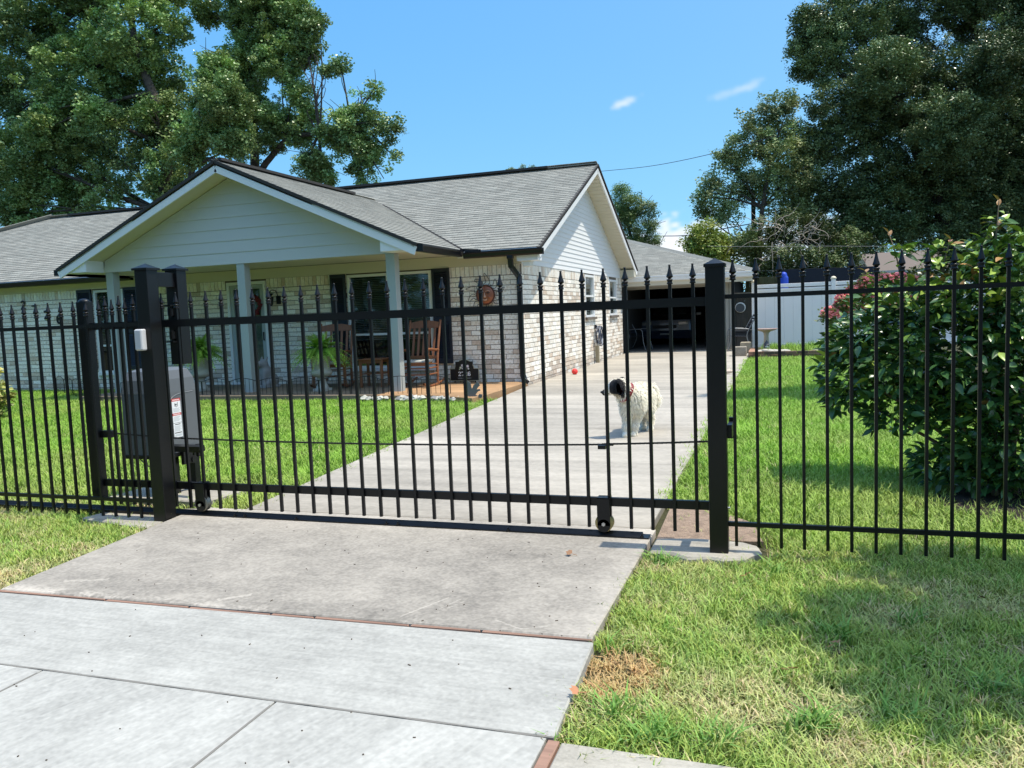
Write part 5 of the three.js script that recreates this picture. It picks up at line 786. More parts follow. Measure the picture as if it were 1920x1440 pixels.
// fallen leaves on the verge
{
  const r = rng(41); const lg = (() => { const s = new THREE.Shape(); s.moveTo(0, 0); for (const [x, y] of [[0.018, 0.012], [0.04, 0.014], [0.03, 0.028], [0.034, 0.05], [0.014, 0.044], [0, 0.068], [-0.014, 0.044], [-0.034, 0.05], [-0.03, 0.028], [-0.04, 0.014], [-0.018, 0.012]]) s.lineTo(x, y); const g = new THREE.ShapeGeometry(s), p = g.attributes.position; for (let i = 0; i < p.count; i++) p.setZ(i, 0.012 * Math.sin(p.getX(i) * 60) + 0.01 * Math.cos(p.getY(i) * 50)); g.computeVertexNormals(); return g; })();
  for (const [x, z, c, l] of [[-0.16, -3.86, [0.5, 0.17, 0.1], 'curled red fallen leaf on the grass below the right gate post'], [0.8, -3.75, [0.2, 0.12, 0.06], 'brown fallen leaf on the grass under the fence, farthest right'], [0.18, -3.12, [0.36, 0.2, 0.09], 'tan fallen leaf in the shaded grass patch, upper one'], [0.02, -2.86, [0.42, 0.22, 0.1], 'tan fallen leaf at the lower edge of the shaded grass patch'], [-0.66, -2.52, [0.55, 0.25, 0.13], 'orange fallen leaf against the edge of the concrete'], [-1.06, -4.02, [0.36, 0.19, 0.1], 'small fallen leaf on the concrete slab beside the grass']]) { const t = thing('fallen_leaf', l, 'leaf', [x, x < -0.9 ? 0.012 : 0.012, z], r() * 6); const bl = part('blade', lg, mat(c.map((q) => q * 0.8), 0.8), t); bl.rotation.set(-1.25 + r() * 0.4, 0, r() * 0.4); bl.scale.setScalar(0.55); part('stalk', rod([0, 0, 0], [0, -0.004, 0.03], 0.0015), mat(c, 0.8), t); }
}
const CROWN_A = [[-30.06,14.02,-27,1.41],[-28.43,14.53,-28,1.65],[-24.72,13.24,-27,1.77],[-32.07,11.96,-28.5,1.69],[-27.93,11.67,-27.5,2.09],[-25.73,11.86,-28.5,1.78],[-31.16,8.78,-27,1.74],[-29.66,9.03,-28,2.17],[-25.74,8.69,-27,1.77],[-23.65,9.53,-27.5,1.27],[-30.83,6.92,-28,1.91],[-26.99,6.9,-27.5,1.64],[-23.81,7.43,-27,1.13],[-32.07,6.56,-27,0.75],[-23.99,13.44,-28,0.99],[-34.53,13.43,-27.5,1.92],[-35.74,9.39,-28,2.23],[-27.68,16.42,-27.5,2.01],[-24.58,15.88,-28,1.76],[-32.46,16.73,-28,1.66],[-25.81,9.63,-25.8,0.85],[-28.55,9.66,-26,0.88],[-23.34,9.6,-26,0.63]];
const CROWN_B = [[-20.22,10.72,-26,0.85],[-19.44,9.53,-25.5,1.03],[-20.88,10.11,-26,0.85],[-19.67,8.59,-26,0.91],[-20.74,8.91,-26,0.92],[-21.71,7.9,-26,0.83],[-20.18,11.1,-26,0.56],[-19.36,7.97,-26,0.6]];
const CROWN_C = [[-19.76,13.56,-29,1.53],[-18.37,13.56,-29,0.9],[-20.9,13.94,-29,0.92],[-20.65,12.2,-29,1.15],[-18.8,11.71,-28.5,1.07],[-17.67,11.97,-28.5,0.55],[-17.29,13.19,-29,0.3],[-20.54,10.25,-29,0.93],[-21.61,11.59,-29.5,0.9],[-19.22,9.46,-28.5,0.73],[-19.8,8.57,-28.5,0.74],[-18.27,10.4,-28.5,0.56],[-15.87,10.98,-28,0.37],[-16.53,10.97,-28,0.29],[-14.6,9.23,-28,0.69],[-13.97,8.47,-28,0.53],[-15.67,8.76,-28,0.74],[-15.14,8.0,-28,0.7],[-16.88,8.38,-28,0.67],[-18.27,8.73,-28.5,0.56],[-13.92,7.47,-28,0.34],[-14.31,6.61,-28,0.53],[-17.07,7.37,-28,0.54],[-16.1,7.59,-28,0.54],[-17.68,7.23,-28,0.46],[-20.12,15.51,-29,1.52],[-22.59,14.41,-29,0.67],[-17.68,12.71,-28.6,0.63],[-18.03,9.56,-28.6,0.47]];
CROWN_C.push([-16.6,9.6,-28.2,0.5],[-15.9,9.3,-28.1,0.4],[-15.2,9.75,-28,0.42],[-14.5,9.85,-28,0.35],[-16.2,8.1,-28,0.5],[-14.9,7.3,-28,0.45],[-15.5,7.1,-28,0.4],[-14.4,7.6,-28,0.4],[-17.4,9.2,-28.3,0.45],[-16.9,6.9,-28,0.45],[-15.0,6.6,-28,0.4],[-17.5,7.9,-28.2,0.5],[-17.2,10.4,-28.4,0.35]);
const CROWN_OAK = [[1.66,11.07,-35,1.27],[1.27,12.25,-35,0.85],[3.31,12.17,-36,1.92],[5.77,12.12,-37,2.36],[8.21,11.96,-37,2.52],[2.4,8.6,-34.5,1.5],[4.61,9.18,-35.5,2.2],[7.12,8.8,-36,2.49],[9.35,8.97,-37,2.3],[1.71,7.04,-34.5,1.05],[3.6,6.73,-35,1.51],[6.02,6.25,-36,2.11],[8.36,5.9,-36.5,2.31],[1.41,5.41,-34.5,0.89],[3.21,4.06,-35,0.89],[5.2,4.28,-35.5,1.1],[7.35,4.07,-36,1.3],[9.0,3.74,-36,1.24],[3.75,9.64,-33,1.17],[5.85,7.32,-33,1.35],[7.51,9.33,-33,1.31],[10.57,10.42,-37,2.67],[10.65,6.38,-37,2.7],[6.51,14.26,-37,2.54],[3.31,14.01,-36,1.49],[9.09,14.02,-37,2.48],[1.06,10.33,-35,0.55],[0.96,11.47,-35,0.47]];
CROWN_OAK.push([2.4,5.6,-34.8,1.0],[4.2,5.2,-35,1.2],[3.0,4.9,-34.5,0.8],[6.2,4.9,-35.5,1.2],[8,5,-36,1.3],[4.4,4.0,-35,0.7],[6.3,3.6,-35.5,0.8],[8.4,3.5,-36,0.9],[2.1,3.9,-35,0.7],[9.6,4.6,-36,1.2]);
const CROWN_ASH = [[-0.16,8.67,-33,0.61],[0.42,8.8,-33,0.49],[-0.76,7.84,-33,0.78],[0.02,7.15,-33,0.86],[-1.44,7.11,-32.5,0.74],[-2.04,6.87,-32.5,0.49],[-1.18,6.05,-33,0.83],[-2.36,5.78,-32.5,0.62],[-2.87,5.51,-32.5,0.35],[-1.9,4.98,-33,0.67],[-0.39,5.85,-33.5,0.88],[0.6,6.17,-33.5,0.75],[0.42,7.9,-34,0.76],[-2.82,4.84,-33,0.47]];
CROWN_ASH.push([0.9,7.2,-34.2,0.8],[1.0,6.0,-34.2,0.8],[0.9,5.0,-34,0.7],[0.2,5.0,-34,0.7]);
const CROWN_YELLOW = [[-2.57,3.93,-31,0.56],[-2.19,3.32,-31,0.64],[-2.87,3.36,-31,0.48],[-1.63,3.51,-31.5,0.56],[-3.16,3.67,-31,0.36],[-2.29,2.73,-31,0.6]];
const CROWN_FEATHER = [[-7.03,6.66,-38,0.5],[-6.42,6.11,-38,0.65],[-5.8,5.82,-38,0.42],[-6.82,5.27,-38,0.71],[-6.08,4.73,-38,0.65],[-5.69,5.19,-38,0.35],[-7.18,5.92,-38,0.5],[-6.34,4.12,-38,0.6],[-5.46,4.31,-38,0.25]];
const CROWN_FAR = [[-12.34,8.7,-40,0.22],[-13.07,8.58,-40,0.17],[-14.68,8.73,-40,0.14],[-11.91,8.58,-40,0.16]];
const THICKET = [[-1.1,3.47,-30,0.5],[-0.38,3.78,-31,0.7],[0.54,3.91,-31,0.69],[1.44,3.66,-31,0.65],[2.15,3.05,-31,0.53],[-0.56,2.78,-30,0.57],[0.34,2.82,-30,0.6],[1.21,2.68,-30,0.52],[2.58,3.47,-32,0.47],[1.82,2.46,-30,0.37]];
const FLOWER_TOPS=[[0.95,1.36,-11.5,0.13],[1.1,1.48,-11.5,0.13],[1.3,1.5,-11.5,0.12],[1.48,1.5,-11.5,0.12],[0.8,1.2,-11.4,0.13],[0.62,1.12,-11.3,0.1],[1.65,1.45,-11.5,0.12]];
const CAMELLIA = [[0.86,0.99,-6.3,0.42],[0.6,0.99,-6.5,0.22],[0.51,0.75,-6.4,0.25],[0.78,0.62,-6.2,0.28],[1.18,1.2,-6.3,0.34],[1.37,1.27,-6.2,0.34],[1.18,0.84,-6.2,0.41],[1.41,0.77,-6.1,0.39],[1.62,1.11,-6.2,0.39],[1.16,0.4,-6.1,0.31],[1.43,0.31,-6,0.32],[1.61,0.49,-6,0.38],[0.95,1.2,-6.4,0.2],[0.78,1.12,-6.5,0.14],[1.27,0.09,-6,0.22],[1.47,0.01,-5.9,0.21],[1.02,0.16,-6,0.16],[1.09,1.58,-6.3,0.1],[0.83,1.64,-6.4,0.05],[1.36,1.56,-6.2,0.16],[1.55,1.54,-6.2,0.18],[1.39,1.77,-6.2,0.04],[0.49,0.95,-6.5,0.16],[0.44,0.55,-6.4,0.1]];
const MYRTLE = [[0.92,1.1,-11.5,0.18],[1.18,1.16,-11.5,0.18],[1.44,1.18,-11.5,0.18],[1.05,1.41,-11.5,0.12],[1.34,1.33,-11.5,0.12],[0.65,1.08,-11.3,0.11],[0.78,1.32,-11.3,0.08],[1.63,1.28,-11.5,0.12],[1.56,1.46,-11.5,0.07],[0.92,0.75,-11.5,0.18],[1.31,0.67,-11.5,0.21]];
// ================================================================ TREES AND SHRUBS
// a cluster: leaves spread through a small ball; each leaf a folded pointed blade
function leafCluster(seed, n, R, len, wid, up = 0.5, droop = 0) {
  const r = rng(seed), P = [], q = new THREE.Quaternion(), e = new THREE.Euler(), v = new V3();
  for (let i = 0; i < n; i++) {
    let x, y, z; do { x = r() * 2 - 1; y = r() * 2 - 1; z = r() * 2 - 1; } while (x * x + y * y + z * z > 1); const rad = 0.45 + 0.55 * r(); x *= R * rad; y *= R * rad * 0.85; z *= R * rad;
    const l = len * (0.7 + 0.6 * r()), w = wid * (0.7 + 0.6 * r()), f = 0.25 * w; e.set((r() - 0.5) * 2.4 * (1 - up) + (r() - 0.5) * 0.7 - droop, r() * 2 * PI, (r() - 0.5) * 2.4 * (1 - up) + (r() - 0.5) * 0.6); q.setFromEuler(e);
    const pt = [[0, 0, 0], [w, f, l * 0.4], [0, 0, l], [-w, f, l * 0.4]].map((a) => { v.set(...a).applyQuaternion(q); return [v.x + x, v.y + y - droop * 0.3 * l, v.z + z]; });
    P.push(...pt[0], ...pt[1], ...pt[2], ...pt[0], ...pt[2], ...pt[3]);
  }
  const g = new THREE.BufferGeometry(); g.setAttribute('position', new THREE.Float32BufferAttribute(P, 3)); g.computeVertexNormals(); return g;
}
function leafMat(c, rough = 0.5, tr = 0.3) { return new THREE.MeshPhysicalMaterial({ color: col(...c), roughness: rough, transmission: tr, thickness: 0, ior: 1.4 }); }
function crown(parent, o, blobs, clusters, m, opt) {
  const { seed = 1, density = 9, scale = [0.8, 1.3], shell = 0.5, gap = 0.36, tint = [0.75, 1.3], warm = 0.12, flat = 1 } = opt, r = rng(seed), L = [];
  for (const [bx, by, bz, br] of blobs) {
    const n = Math.max(4, Math.round(density * br * br)); const bt = lerp(tint[0], tint[1], r());
    for (let i = 0; i < n; i++) {
      let x, y, z, d; do { x = r() * 2 - 1; y = r() * 2 - 1; z = r() * 2 - 1; d = Math.hypot(x, y, z); } while (d > 1 || d < 0.05); const k = (shell + (1 - shell) * Math.pow(r(), 0.7)) / d * (r() < 0.16 ? 1 + 0.4 * r() : 1); x *= k; y *= k; z *= k;
      const X = bx + x * br, Y = by + y * br * flat, Z = bz + z * br; const g = noise2(X * 0.9 + Z * 0.55, Y * 0.9 - Z * 0.3, seed); if (g < gap) continue;
      L.push([X - o[0], Y - o[1], Z - o[2], r() * 2 * PI, (r() - 0.5) * 0.8, lerp(scale[0], scale[1], r()), bt * (0.8 + 0.4 * r()) * (1 + 0.15 * y), r()]);
    }
  }
  const obj = new THREE.Object3D();
  clusters.forEach((geo, ci) => {
    const mine = L.filter((_, i) => i % clusters.length === ci), im = new THREE.InstancedMesh(geo, m, mine.length);
    mine.forEach(([x, y, z, a, b, s, t, w], i) => { obj.position.set(x, y, z); obj.rotation.set(b, a, b * 0.5); obj.scale.setScalar(s); obj.updateMatrix(); im.setMatrixAt(i, obj.matrix); im.setColorAt(i, col(t * (1 + warm * (w - 0.4) * 2), t, t * (1 - warm * (w - 0.4)))); });
    im.name = 'crown'; im.userData.kind = 'stuff'; im.castShadow = im.receiveShadow = true; parent.add(im);
  });
}
// limbs from a fork to the blobs
function limbs(o, from, blobs, r0, seed, every = 1) {
  const r = rng(seed), g = [];
  blobs.forEach(([x, y, z], i) => { if (i % every) return; const f = from.reduce((b, p) => (Math.hypot(p[0] - x, (p[1] - y) * 0.8 + 0.8, p[2] - z) < Math.hypot(b[0] - x, (b[1] - y) * 0.8 + 0.8, b[2] - z) ? p : b)); const m = [lerp(f[0], x, 0.5) + (r() - 0.5) * 0.4, lerp(f[1], y, 0.45) + 0.15, lerp(f[2], z, 0.5) + (r() - 0.5) * 0.4]; g.push(limb([f, m, [x, y, z]].map((p) => [p[0] - o[0], p[1] - o[1], p[2] - o[2]]), r0 * (0.7 + 0.5 * r()), 0.015, 8, 6)); for (let k = 0; k < 2; k++) g.push(limb([m, [lerp(m[0], x, 0.6) + (r() - 0.5) * 0.8, lerp(m[1], y, 0.6) + (r() - 0.2) * 0.7, lerp(m[2], z, 0.6) + (r() - 0.5) * 0.6], [x + (r() - 0.5) * 1.4, y + (r() - 0.2) * 1.2, z + (r() - 0.5) * 1.2]].map((p) => [p[0] - o[0], p[1] - o[1], p[2] - o[2]]), r0 * 0.4, 0.008, 6, 5)); });
  return merge(g);
}
const rel = (o, pts) => pts.map((p) => [p[0] - o[0], p[1] - o[1], p[2] - o[2]]);
M.leafGum = leafMat([0.27, 0.38, 0.14], 0.3, 0.3); M.leafOak = leafMat([0.15, 0.205, 0.085], 0.3, 0.22); M.leafAsh = leafMat([0.3, 0.37, 0.16], 0.45, 0.35); M.leafYellow = leafMat([0.34, 0.42, 0.08], 0.5, 0.4);
const clGum = [0, 1, 2].map((k) => leafCluster(50 + k, 72, 0.36, 0.112, 0.05, 0.25)), clOak = [0, 1, 2].map((k) => leafCluster(60 + k, 100, 0.36, 0.088, 0.034, 0.25)), clAsh = [0, 1].map((k) => leafCluster(70 + k, 60, 0.38, 0.12, 0.042, 0.3, 0.3)), clFeather = [0, 1].map((k) => leafCluster(74 + k, 70, 0.36, 0.1, 0.022, 0.4, 0.5));
{
  const o = [-23.9, 0, -27], t = thing('sweetgum_tree', 'tall leafy tree with forked trunks behind the left end of the house', 'tree', o);
  part('trunk', limb(rel(o, [[-23.95, -0.1, -27], [-23.87, 5.93, -27], [-23.46, 9.09, -27], [-24.59, 12.39, -27], [-25.37, 16.5, -27.5]]), 0.36, 0.08, 24, 10), M.bark, t);
  part('limbs', limbs(o, [[-23.87, 5.9, -27], [-23.5, 8.6, -27], [-24.0, 10.8, -27], [-24.8, 13, -27.1], [-25.3, 15, -27.4]], CROWN_A, 0.1, 3), M.bark, t);
  crown(t, o, CROWN_A, clGum, M.leafGum, { seed: 101, density: 105, shell: 0.35, gap: 0.43, scale: [0.55, 1.3] });
}
{
  const o = [-21.9, 0, -26], t = thing('sweetgum_tree', 'slender leafy tree behind the porch gable peak, in front of the taller ones', 'tree', o);
  part('trunk', limb(rel(o, [[-22, -0.1, -26], [-21.5, 7.48, -26], [-20.99, 8.93, -26], [-20.02, 10.69, -26]]), 0.27, 0.05, 18, 9), M.bark, t);
  part('limbs', limbs(o, [[-21.5, 7.4, -26], [-21, 8.9, -26], [-20.4, 10, -26]], CROWN_B, 0.06, 4), M.bark, t);
  crown(t, o, CROWN_B, clGum, M.leafGum, { seed: 102, density: 150, shell: 0.25, gap: 0.34, scale: [0.5, 1.1], tint: [0.95, 1.45] });
}
{
  const o = [-20.8, 0, -29], t = thing('sweetgum_tree', 'tall tree with a long leafy limb reaching right over the porch roof', 'tree', o);
  part('trunk', limb(rel(o, [[-20.85, -0.1, -29], [-20.79, 7.89, -29], [-20.7, 9.62, -29], [-20.93, 12.02, -29], [-21.27, 15.5, -29]]), 0.32, 0.08, 22, 10), M.bark, t);
  part('trunk', limb(rel(o, [[-20.5, 6.6, -28.7], [-20.14, 7.53, -28.5], [-19.64, 8.02, -28.5], [-18.77, 8.67, -28.5], [-16.98, 8.6, -28], [-14.64, 8.8, -28]]), 0.16, 0.025, 20, 8), M.bark, t);
  part('limbs', limbs(o, [[-20.75, 8.5, -29], [-20.8, 10.5, -29], [-21, 13, -29], [-18.77, 8.67, -28.5], [-16.98, 8.6, -28], [-15.6, 8.7, -28]], CROWN_C, 0.05, 5), M.bark, t);
  part('dead_branch', limb(rel(o, [[-17.9, 11.2, -28.6], [-17.4, 11.9, -28.5], [-17.25, 12.5, -28.5], [-17.05, 13.0, -28.5]]), 0.04, 0.01, 8, 5), M.bark, t);
  crown(t, o, CROWN_C, clGum, M.leafGum, { seed: 103, density: 150, shell: 0.3, gap: 0.39, scale: [0.45, 1.1] });
}
{
  const o = [6.9, 0, -36], t = thing('live_oak', 'huge dark evergreen oak filling the upper right behind the white fence', 'tree', o);
  part('trunk', limb(rel(o, [[7.2, -0.1, -36], [7.0, 2.2, -36], [6.6, 3.6, -36], [5.6, 6.2, -36], [4.6, 9, -36]]), 0.6, 0.14, 22, 12), M.bark, t);
  part('trunk', limb(rel(o, [[7.0, 2.0, -36], [8.2, 4.2, -36.3], [9.2, 7.5, -36.6], [9.5, 11, -37]]), 0.42, 0.1, 18, 10), M.bark, t);
  part('limbs', limbs(o, [[6.6, 3.6, -36], [5.8, 5.6, -36], [4.9, 8, -36], [8.4, 4.8, -36.3], [9.2, 7.5, -36.6], [9.5, 10.5, -37]], CROWN_OAK, 0.09, 6), M.bark, t);
  crown(t, o, CROWN_OAK, clOak, M.leafOak, { seed: 104, density: 110, shell: 0.25, gap: 0.355, scale: [0.55, 1.3], tint: [0.75, 1.5], warm: 0.07 });
}
{
  const o = [-0.9, 0, -33], t = thing('ash_tree', 'pale green airy tree between the garage roof and the dark oak', 'tree', o);
  part('trunk', limb(rel(o, [[-0.7, -0.1, -33.3], [-0.75, 3, -33.2], [-0.6, 5, -33], [-0.2, 7, -33]]), 0.16, 0.05, 16, 8), M.bark, t);
  part('limbs', limbs(o, [[-0.75, 3.2, -33.2], [-0.6, 5, -33], [-0.3, 6.5, -33]], CROWN_ASH, 0.045, 7), M.bark, t);
  crown(t, o, CROWN_ASH, clAsh, M.leafAsh, { seed: 105, density: 90, shell: 0.2, gap: 0.36, scale: [0.6, 1.0] });
}
{
  const o = [-2.3, 0, -31], t = thing('young_tree', 'bushy yellow green tree rising just behind the garage roof hip', 'tree', o);
  part('trunk', limb([[0, -0.1, 0], [0.05, 2, 0], [0, 3.4, 0]], 0.1, 0.04, 10, 7), M.bark, t);
  crown(t, o, CROWN_YELLOW, clAsh, M.leafYellow, { seed: 106, density: 150, shell: 0.3, gap: 0.3, scale: [0.6, 1.0] });
}
{
  const o = [-6.5, 0, -38], t = thing('mimosa_tree', 'feathery green tree showing between the side gable and the sky', 'tree', o);
  part('trunk', limb([[0.2, -0.1, 0], [0.1, 3, 0], [-0.3, 5.6, 0]], 0.16, 0.05, 12, 8), M.bark, t); part('limbs', limbs(o, [[-6.4, 3, -38], [-6.7, 5, -38]], CROWN_FEATHER, 0.05, 8), M.bark, t);
  crown(t, o, CROWN_FEATHER, clFeather, leafMat([0.2, 0.29, 0.1], 0.5, 0.35), { seed: 107, density: 150, shell: 0.3, gap: 0.34, scale: [0.6, 1.1] });
}
{
  const o = [-12.8, 0, -40], t = thing('distant_tree', 'tips of a distant tree peeping over the main roof ridge', 'tree', o);
  part('trunk', limb([[0, -0.1, 0], [0.2, 5, 0], [0.1, 8.4, 0]], 0.2, 0.04, 12, 7), M.bark, t); crown(t, o, [...CROWN_FAR, [-12.6, 7.4, -40, 0.9], [-13.4, 7.2, -40, 0.7], [-12, 7.3, -40, 0.8]], clAsh, M.leafAsh, { seed: 108, density: 110, gap: 0.3, scale: [0.45, 0.8] });
}
{ // vine-hung thicket with dead branches
  const o = [0.5, 0, -31], t = thing('vine_thicket', 'tangle of vines and bare dead branches around the utility pole', 'thicket', o), r = rng(19), g = [];
  crown(t, o, [...THICKET, [-0.2, 1.8, -30.5, 0.7], [0.8, 1.8, -30.5, 0.7], [1.8, 1.7, -30.5, 0.7]], clAsh, leafMat([0.1, 0.14, 0.04], 0.5, 0.35), { seed: 109, density: 130, gap: 0.33, scale: [0.55, 0.95], tint: [0.6, 1.5] });
  for (let i = 0; i < 95; i++) { let x = -1.7 + r() * 2.5, y = 2.3 + r() * 2.0, z = 1 + (r() - 0.5) * 0.9, a = r() * 6.28, e = (r() - 0.6) * 2; const L = []; for (let k = 0; k < 5; k++) { L.push([x, y, z]); const q = 0.14 + 0.2 * r(); x += Math.cos(a) * Math.cos(e) * q; y += Math.sin(e) * q; z += Math.sin(a) * 0.3 * q; a += (r() - 0.5) * 1.6; e += (r() - 0.55) * 1.3; } g.push(limb(L, 0.011 + 0.009 * r(), 0.005, 10, 5)); }
  part('dead_branches', merge(g), mat([0.3, 0.26, 0.21], 0.95), t, 'stuff'); part('stems', merge([-0.6, 0.4, 1.2, 1.8].map((x, i) => limb([[x, -0.1, 0.3], [x + 0.1, 1.8, 0.3], [x + 0.2 - 0.1 * i, 3.6, 0.4]], 0.05, 0.02, 8, 6))), M.bark, t);
}
// ---- the glossy camellia at the fence: nearest large leaves one by one, the rest together
{
  const o = [1.3, 0, -6], t = thing('camellia_shrub', 'big glossy dark green shrub behind the right fence', 'shrub', o), r = rng(88);
  const one = (() => { const g = new THREE.BufferGeometry(), n = 5, P = [], at = (s, sd) => { const w = Math.sin(PI * Math.pow(s, 0.8)) * 0.23 * (1 - 0.15 * s); return [sd * w, Math.abs(sd) * w * 0.35 - 0.16 * s * s, s]; }; for (let i = 0; i < n; i++) for (const sd of [-1, 1]) { const a = at(i / n, 0), b = at((i + 1) / n, 0), c = at((i + 1) / n, sd), d = at(i / n, sd); P.push(...(sd > 0 ? [a, b, c, a, c, d] : [a, c, b, a, d, c]).flat()); } g.setAttribute('position', new THREE.Float32BufferAttribute(P, 3)); const m = mergeVertices(g); m.computeVertexNormals(); return m.toNonIndexed(); })();
  const lm = (c) => new THREE.MeshPhysicalMaterial({ color: col(...c), roughness: 0.27, transmission: 0.12, thickness: 0, ior: 1.45 }), tones = [[0.05, 0.125, 0.036], [0.065, 0.15, 0.042], [0.085, 0.18, 0.045], [0.17, 0.29, 0.055], [0.33, 0.45, 0.075], [0.4, 0.22, 0.08]], mats = tones.map(lm), vc = lm([1, 1, 1]); vc.vertexColors = true;
  const leaves = []; const ob = new THREE.Object3D();
  const fit = [1.3, -6]; for (const [bx, by, bz, br] of CAMELLIA) {
    const n = Math.round(3300 * br * br * (br < 0.2 ? 1.6 : 1.5) + 8);
    for (let i = 0; i < n; i++) { let x, y, z, d; do { x = r() * 2 - 1; y = r() * 2 - 1; z = r() * 2 - 1; d = Math.hypot(x, y, z); } while (d > 1 || d < 0.1); const k = (0.4 + 0.68 * Math.pow(r(), 0.6)) / d, X = bx + x * k * br, Y = by + y * k * br, Z = bz + z * k * br; if (Y < 0.02) continue; if (noise2(X * 3 + Z, Y * 3, 33) < 0.25) continue;
      const out = Math.atan2(x, z) + (r() - 0.5) * 1.8; ob.position.set(X, Y, Z); ob.rotation.set(-0.12 + (r() - 0.45) * 1.5 - y * 0.3, out, (r() - 0.5) * 2.0, 'YXZ'); const L = 0.07 + 0.045 * r(); ob.scale.set(L, L, L); ob.updateMatrix();
      const young = Y > 1.22 || (y > 0.35 && d * k > 0.75); const q = r(), tone = young && q < 0.62 ? (q < 0.025 ? 5 : q < 0.34 ? 4 : 3) : q < 0.08 ? 3 : Math.floor(r() * 3); leaves.push({ m: ob.matrix.clone(), d: Math.hypot(X, Y - 1.3, Z) + (z < 0 ? 0.6 : 0), tone }); }
  }
  // long shoots at the top
  const stems = []; for (const [x, y, z, h, lean] of [[0.83, 1.45, -6.4, 0.32, -0.08], [1.08, 1.45, -6.3, 0.24, 0.05], [1.38, 1.5, -6.2, 0.42, 0.02], [0.72, 1.35, -6.5, 0.16, -0.12], [1.55, 1.6, -6.2, 0.2, 0.1]]) { const L = [[x, y, z], [x + lean * 0.4, y + h * 0.5, z], [x + lean, y + h, z]]; stems.push(limb(L, 0.007, 0.003, 8, 5)); for (let i = 0; i < 11; i++) { const s = 0.2 + 0.8 * i / 10; ob.position.set(x + lean * s, y + h * s, z); ob.rotation.set(-0.5 + r() * 0.7 - (s > 0.9 ? 0.6 : 0), i * 2.4, 0, 'YXZ'); const q = (0.11 - 0.045 * s); ob.scale.set(q, q, q); ob.updateMatrix(); leaves.push({ m: ob.matrix.clone(), d: 5.5, tone: s > 0.9 ? 5 : s > 0.5 ? 4 : 3 }); } }
  leaves.sort((a, b) => a.d - b.d); const rest = [], off = new V3(o[0], o[1], o[2]);
  leaves.forEach(({ m, tone }, i) => { if (i < 300) { const q = part('leaf', one, mats[tone], t); q.applyMatrix4(m); q.position.sub(off); } else { const k = 0.8 + 0.4 * r(); rest.push(paint(one.clone().applyMatrix4(m), tones[tone].map((c) => c * k))); } });
  part('foliage', merge(rest).translate(-o[0], -o[1], -o[2]), vc, t, 'stuff');
  for (const [x, y, z] of [[0.55, 0.75, -6.4], [0.8, 0.95, -6.3], [1.1, 1.3, -6.3], [1.4, 1.35, -6.2], [1.7, 1.2, -6.2], [0.62, 0.52, -6.35], [1.25, 0.8, -5.95], [1.65, 0.6, -5.9], [1.5, 0.9, -5.85]]) stems.push(limb([[1.42 + (r() - 0.5) * 0.2, -0.06, -6.0 + (r() - 0.5) * 0.2], [lerp(1.42, x, 0.35), y * 0.4, lerp(-6, z, 0.4)], [x, y, z]], 0.022, 0.008, 12, 6));
  part('stems', merge(stems).translate(-o[0], -o[1], -o[2]), mat([0.2, 0.15, 0.11], 0.9), t);
  struct('mulch_bed', new THREE.CircleGeometry(0.72, 28).rotateX(-PI / 2).translate(1.5, -0.03, -5.75), mat([0.055, 0.04, 0.03], 1, { map: rep(T.soil, 3, 3), bumpMap: rep(T.soil, 4, 4), bumpScale: 0.03 }));
}
{ // flowering shrub behind it
  const o = [1.2, 0, -11.5], t = thing('flowering_shrub', 'shrub with clusters of small pink red flowers behind the glossy one', 'shrub', o), r = rng(55), P = [];
  MYRTLE.push(...FLOWER_TOPS); crown(t, o, MYRTLE, [leafCluster(90, 40, 0.13, 0.05, 0.018, 0.3)], leafMat([0.24, 0.3, 0.1], 0.5, 0.35), { seed: 110, density: 900, gap: 0.3, scale: [0.6, 1.0] });
  for (const [bx, by, bz, br] of MYRTLE) if (by > 0.95) for (let i = 0; i < 70; i++) { const a = r() * 2 * PI, e = r() * 1.4 - 0.1, g = new THREE.IcosahedronGeometry(0.013 + 0.011 * r(), 0).scale(1.3, 0.9, 1.3); P.push(g.translate(bx - o[0] + Math.cos(a) * Math.cos(e) * br, by + Math.sin(e) * br, bz - o[2] + Math.sin(a) * Math.cos(e) * br)); }
  part('flowers', merge(P), mat([0.85, 0.22, 0.22], 0.7), t, 'stuff'); part('stems', merge(Array.from({ length: 8 }, (_, i) => limb([[0.1, -0.05, 0], [-0.1 + i * 0.06, 0.5, 0.05 * i - 0.2], [-0.45 + i * 0.13, 1.15, 0.05 * (i % 3)]], 0.014, 0.005, 8, 5))), M.bark, t);
}
{ // plant tip at the left edge
  const o = [-11.55, 0, -9.1], t = thing('variegated_plant', 'yellow leaved plant tip at the far left edge of the lawn', 'plant', o); crown(t, o, [[-11.6, 0.5, -9.1, 0.3], [-11.65, 0.25, -9.1, 0.3]], [leafCluster(95, 26, 0.14, 0.12, 0.03, 0.4, 0.2)], leafMat([0.42, 0.42, 0.14], 0.5, 0.3), { seed: 111, density: 260, gap: 0.2, scale: [0.7, 1.1] }); part('stems', limb([[-0.05, -0.05, 0], [-0.05, 0.4, 0]], 0.015, 0.008, 6, 5), M.bark, t);
}
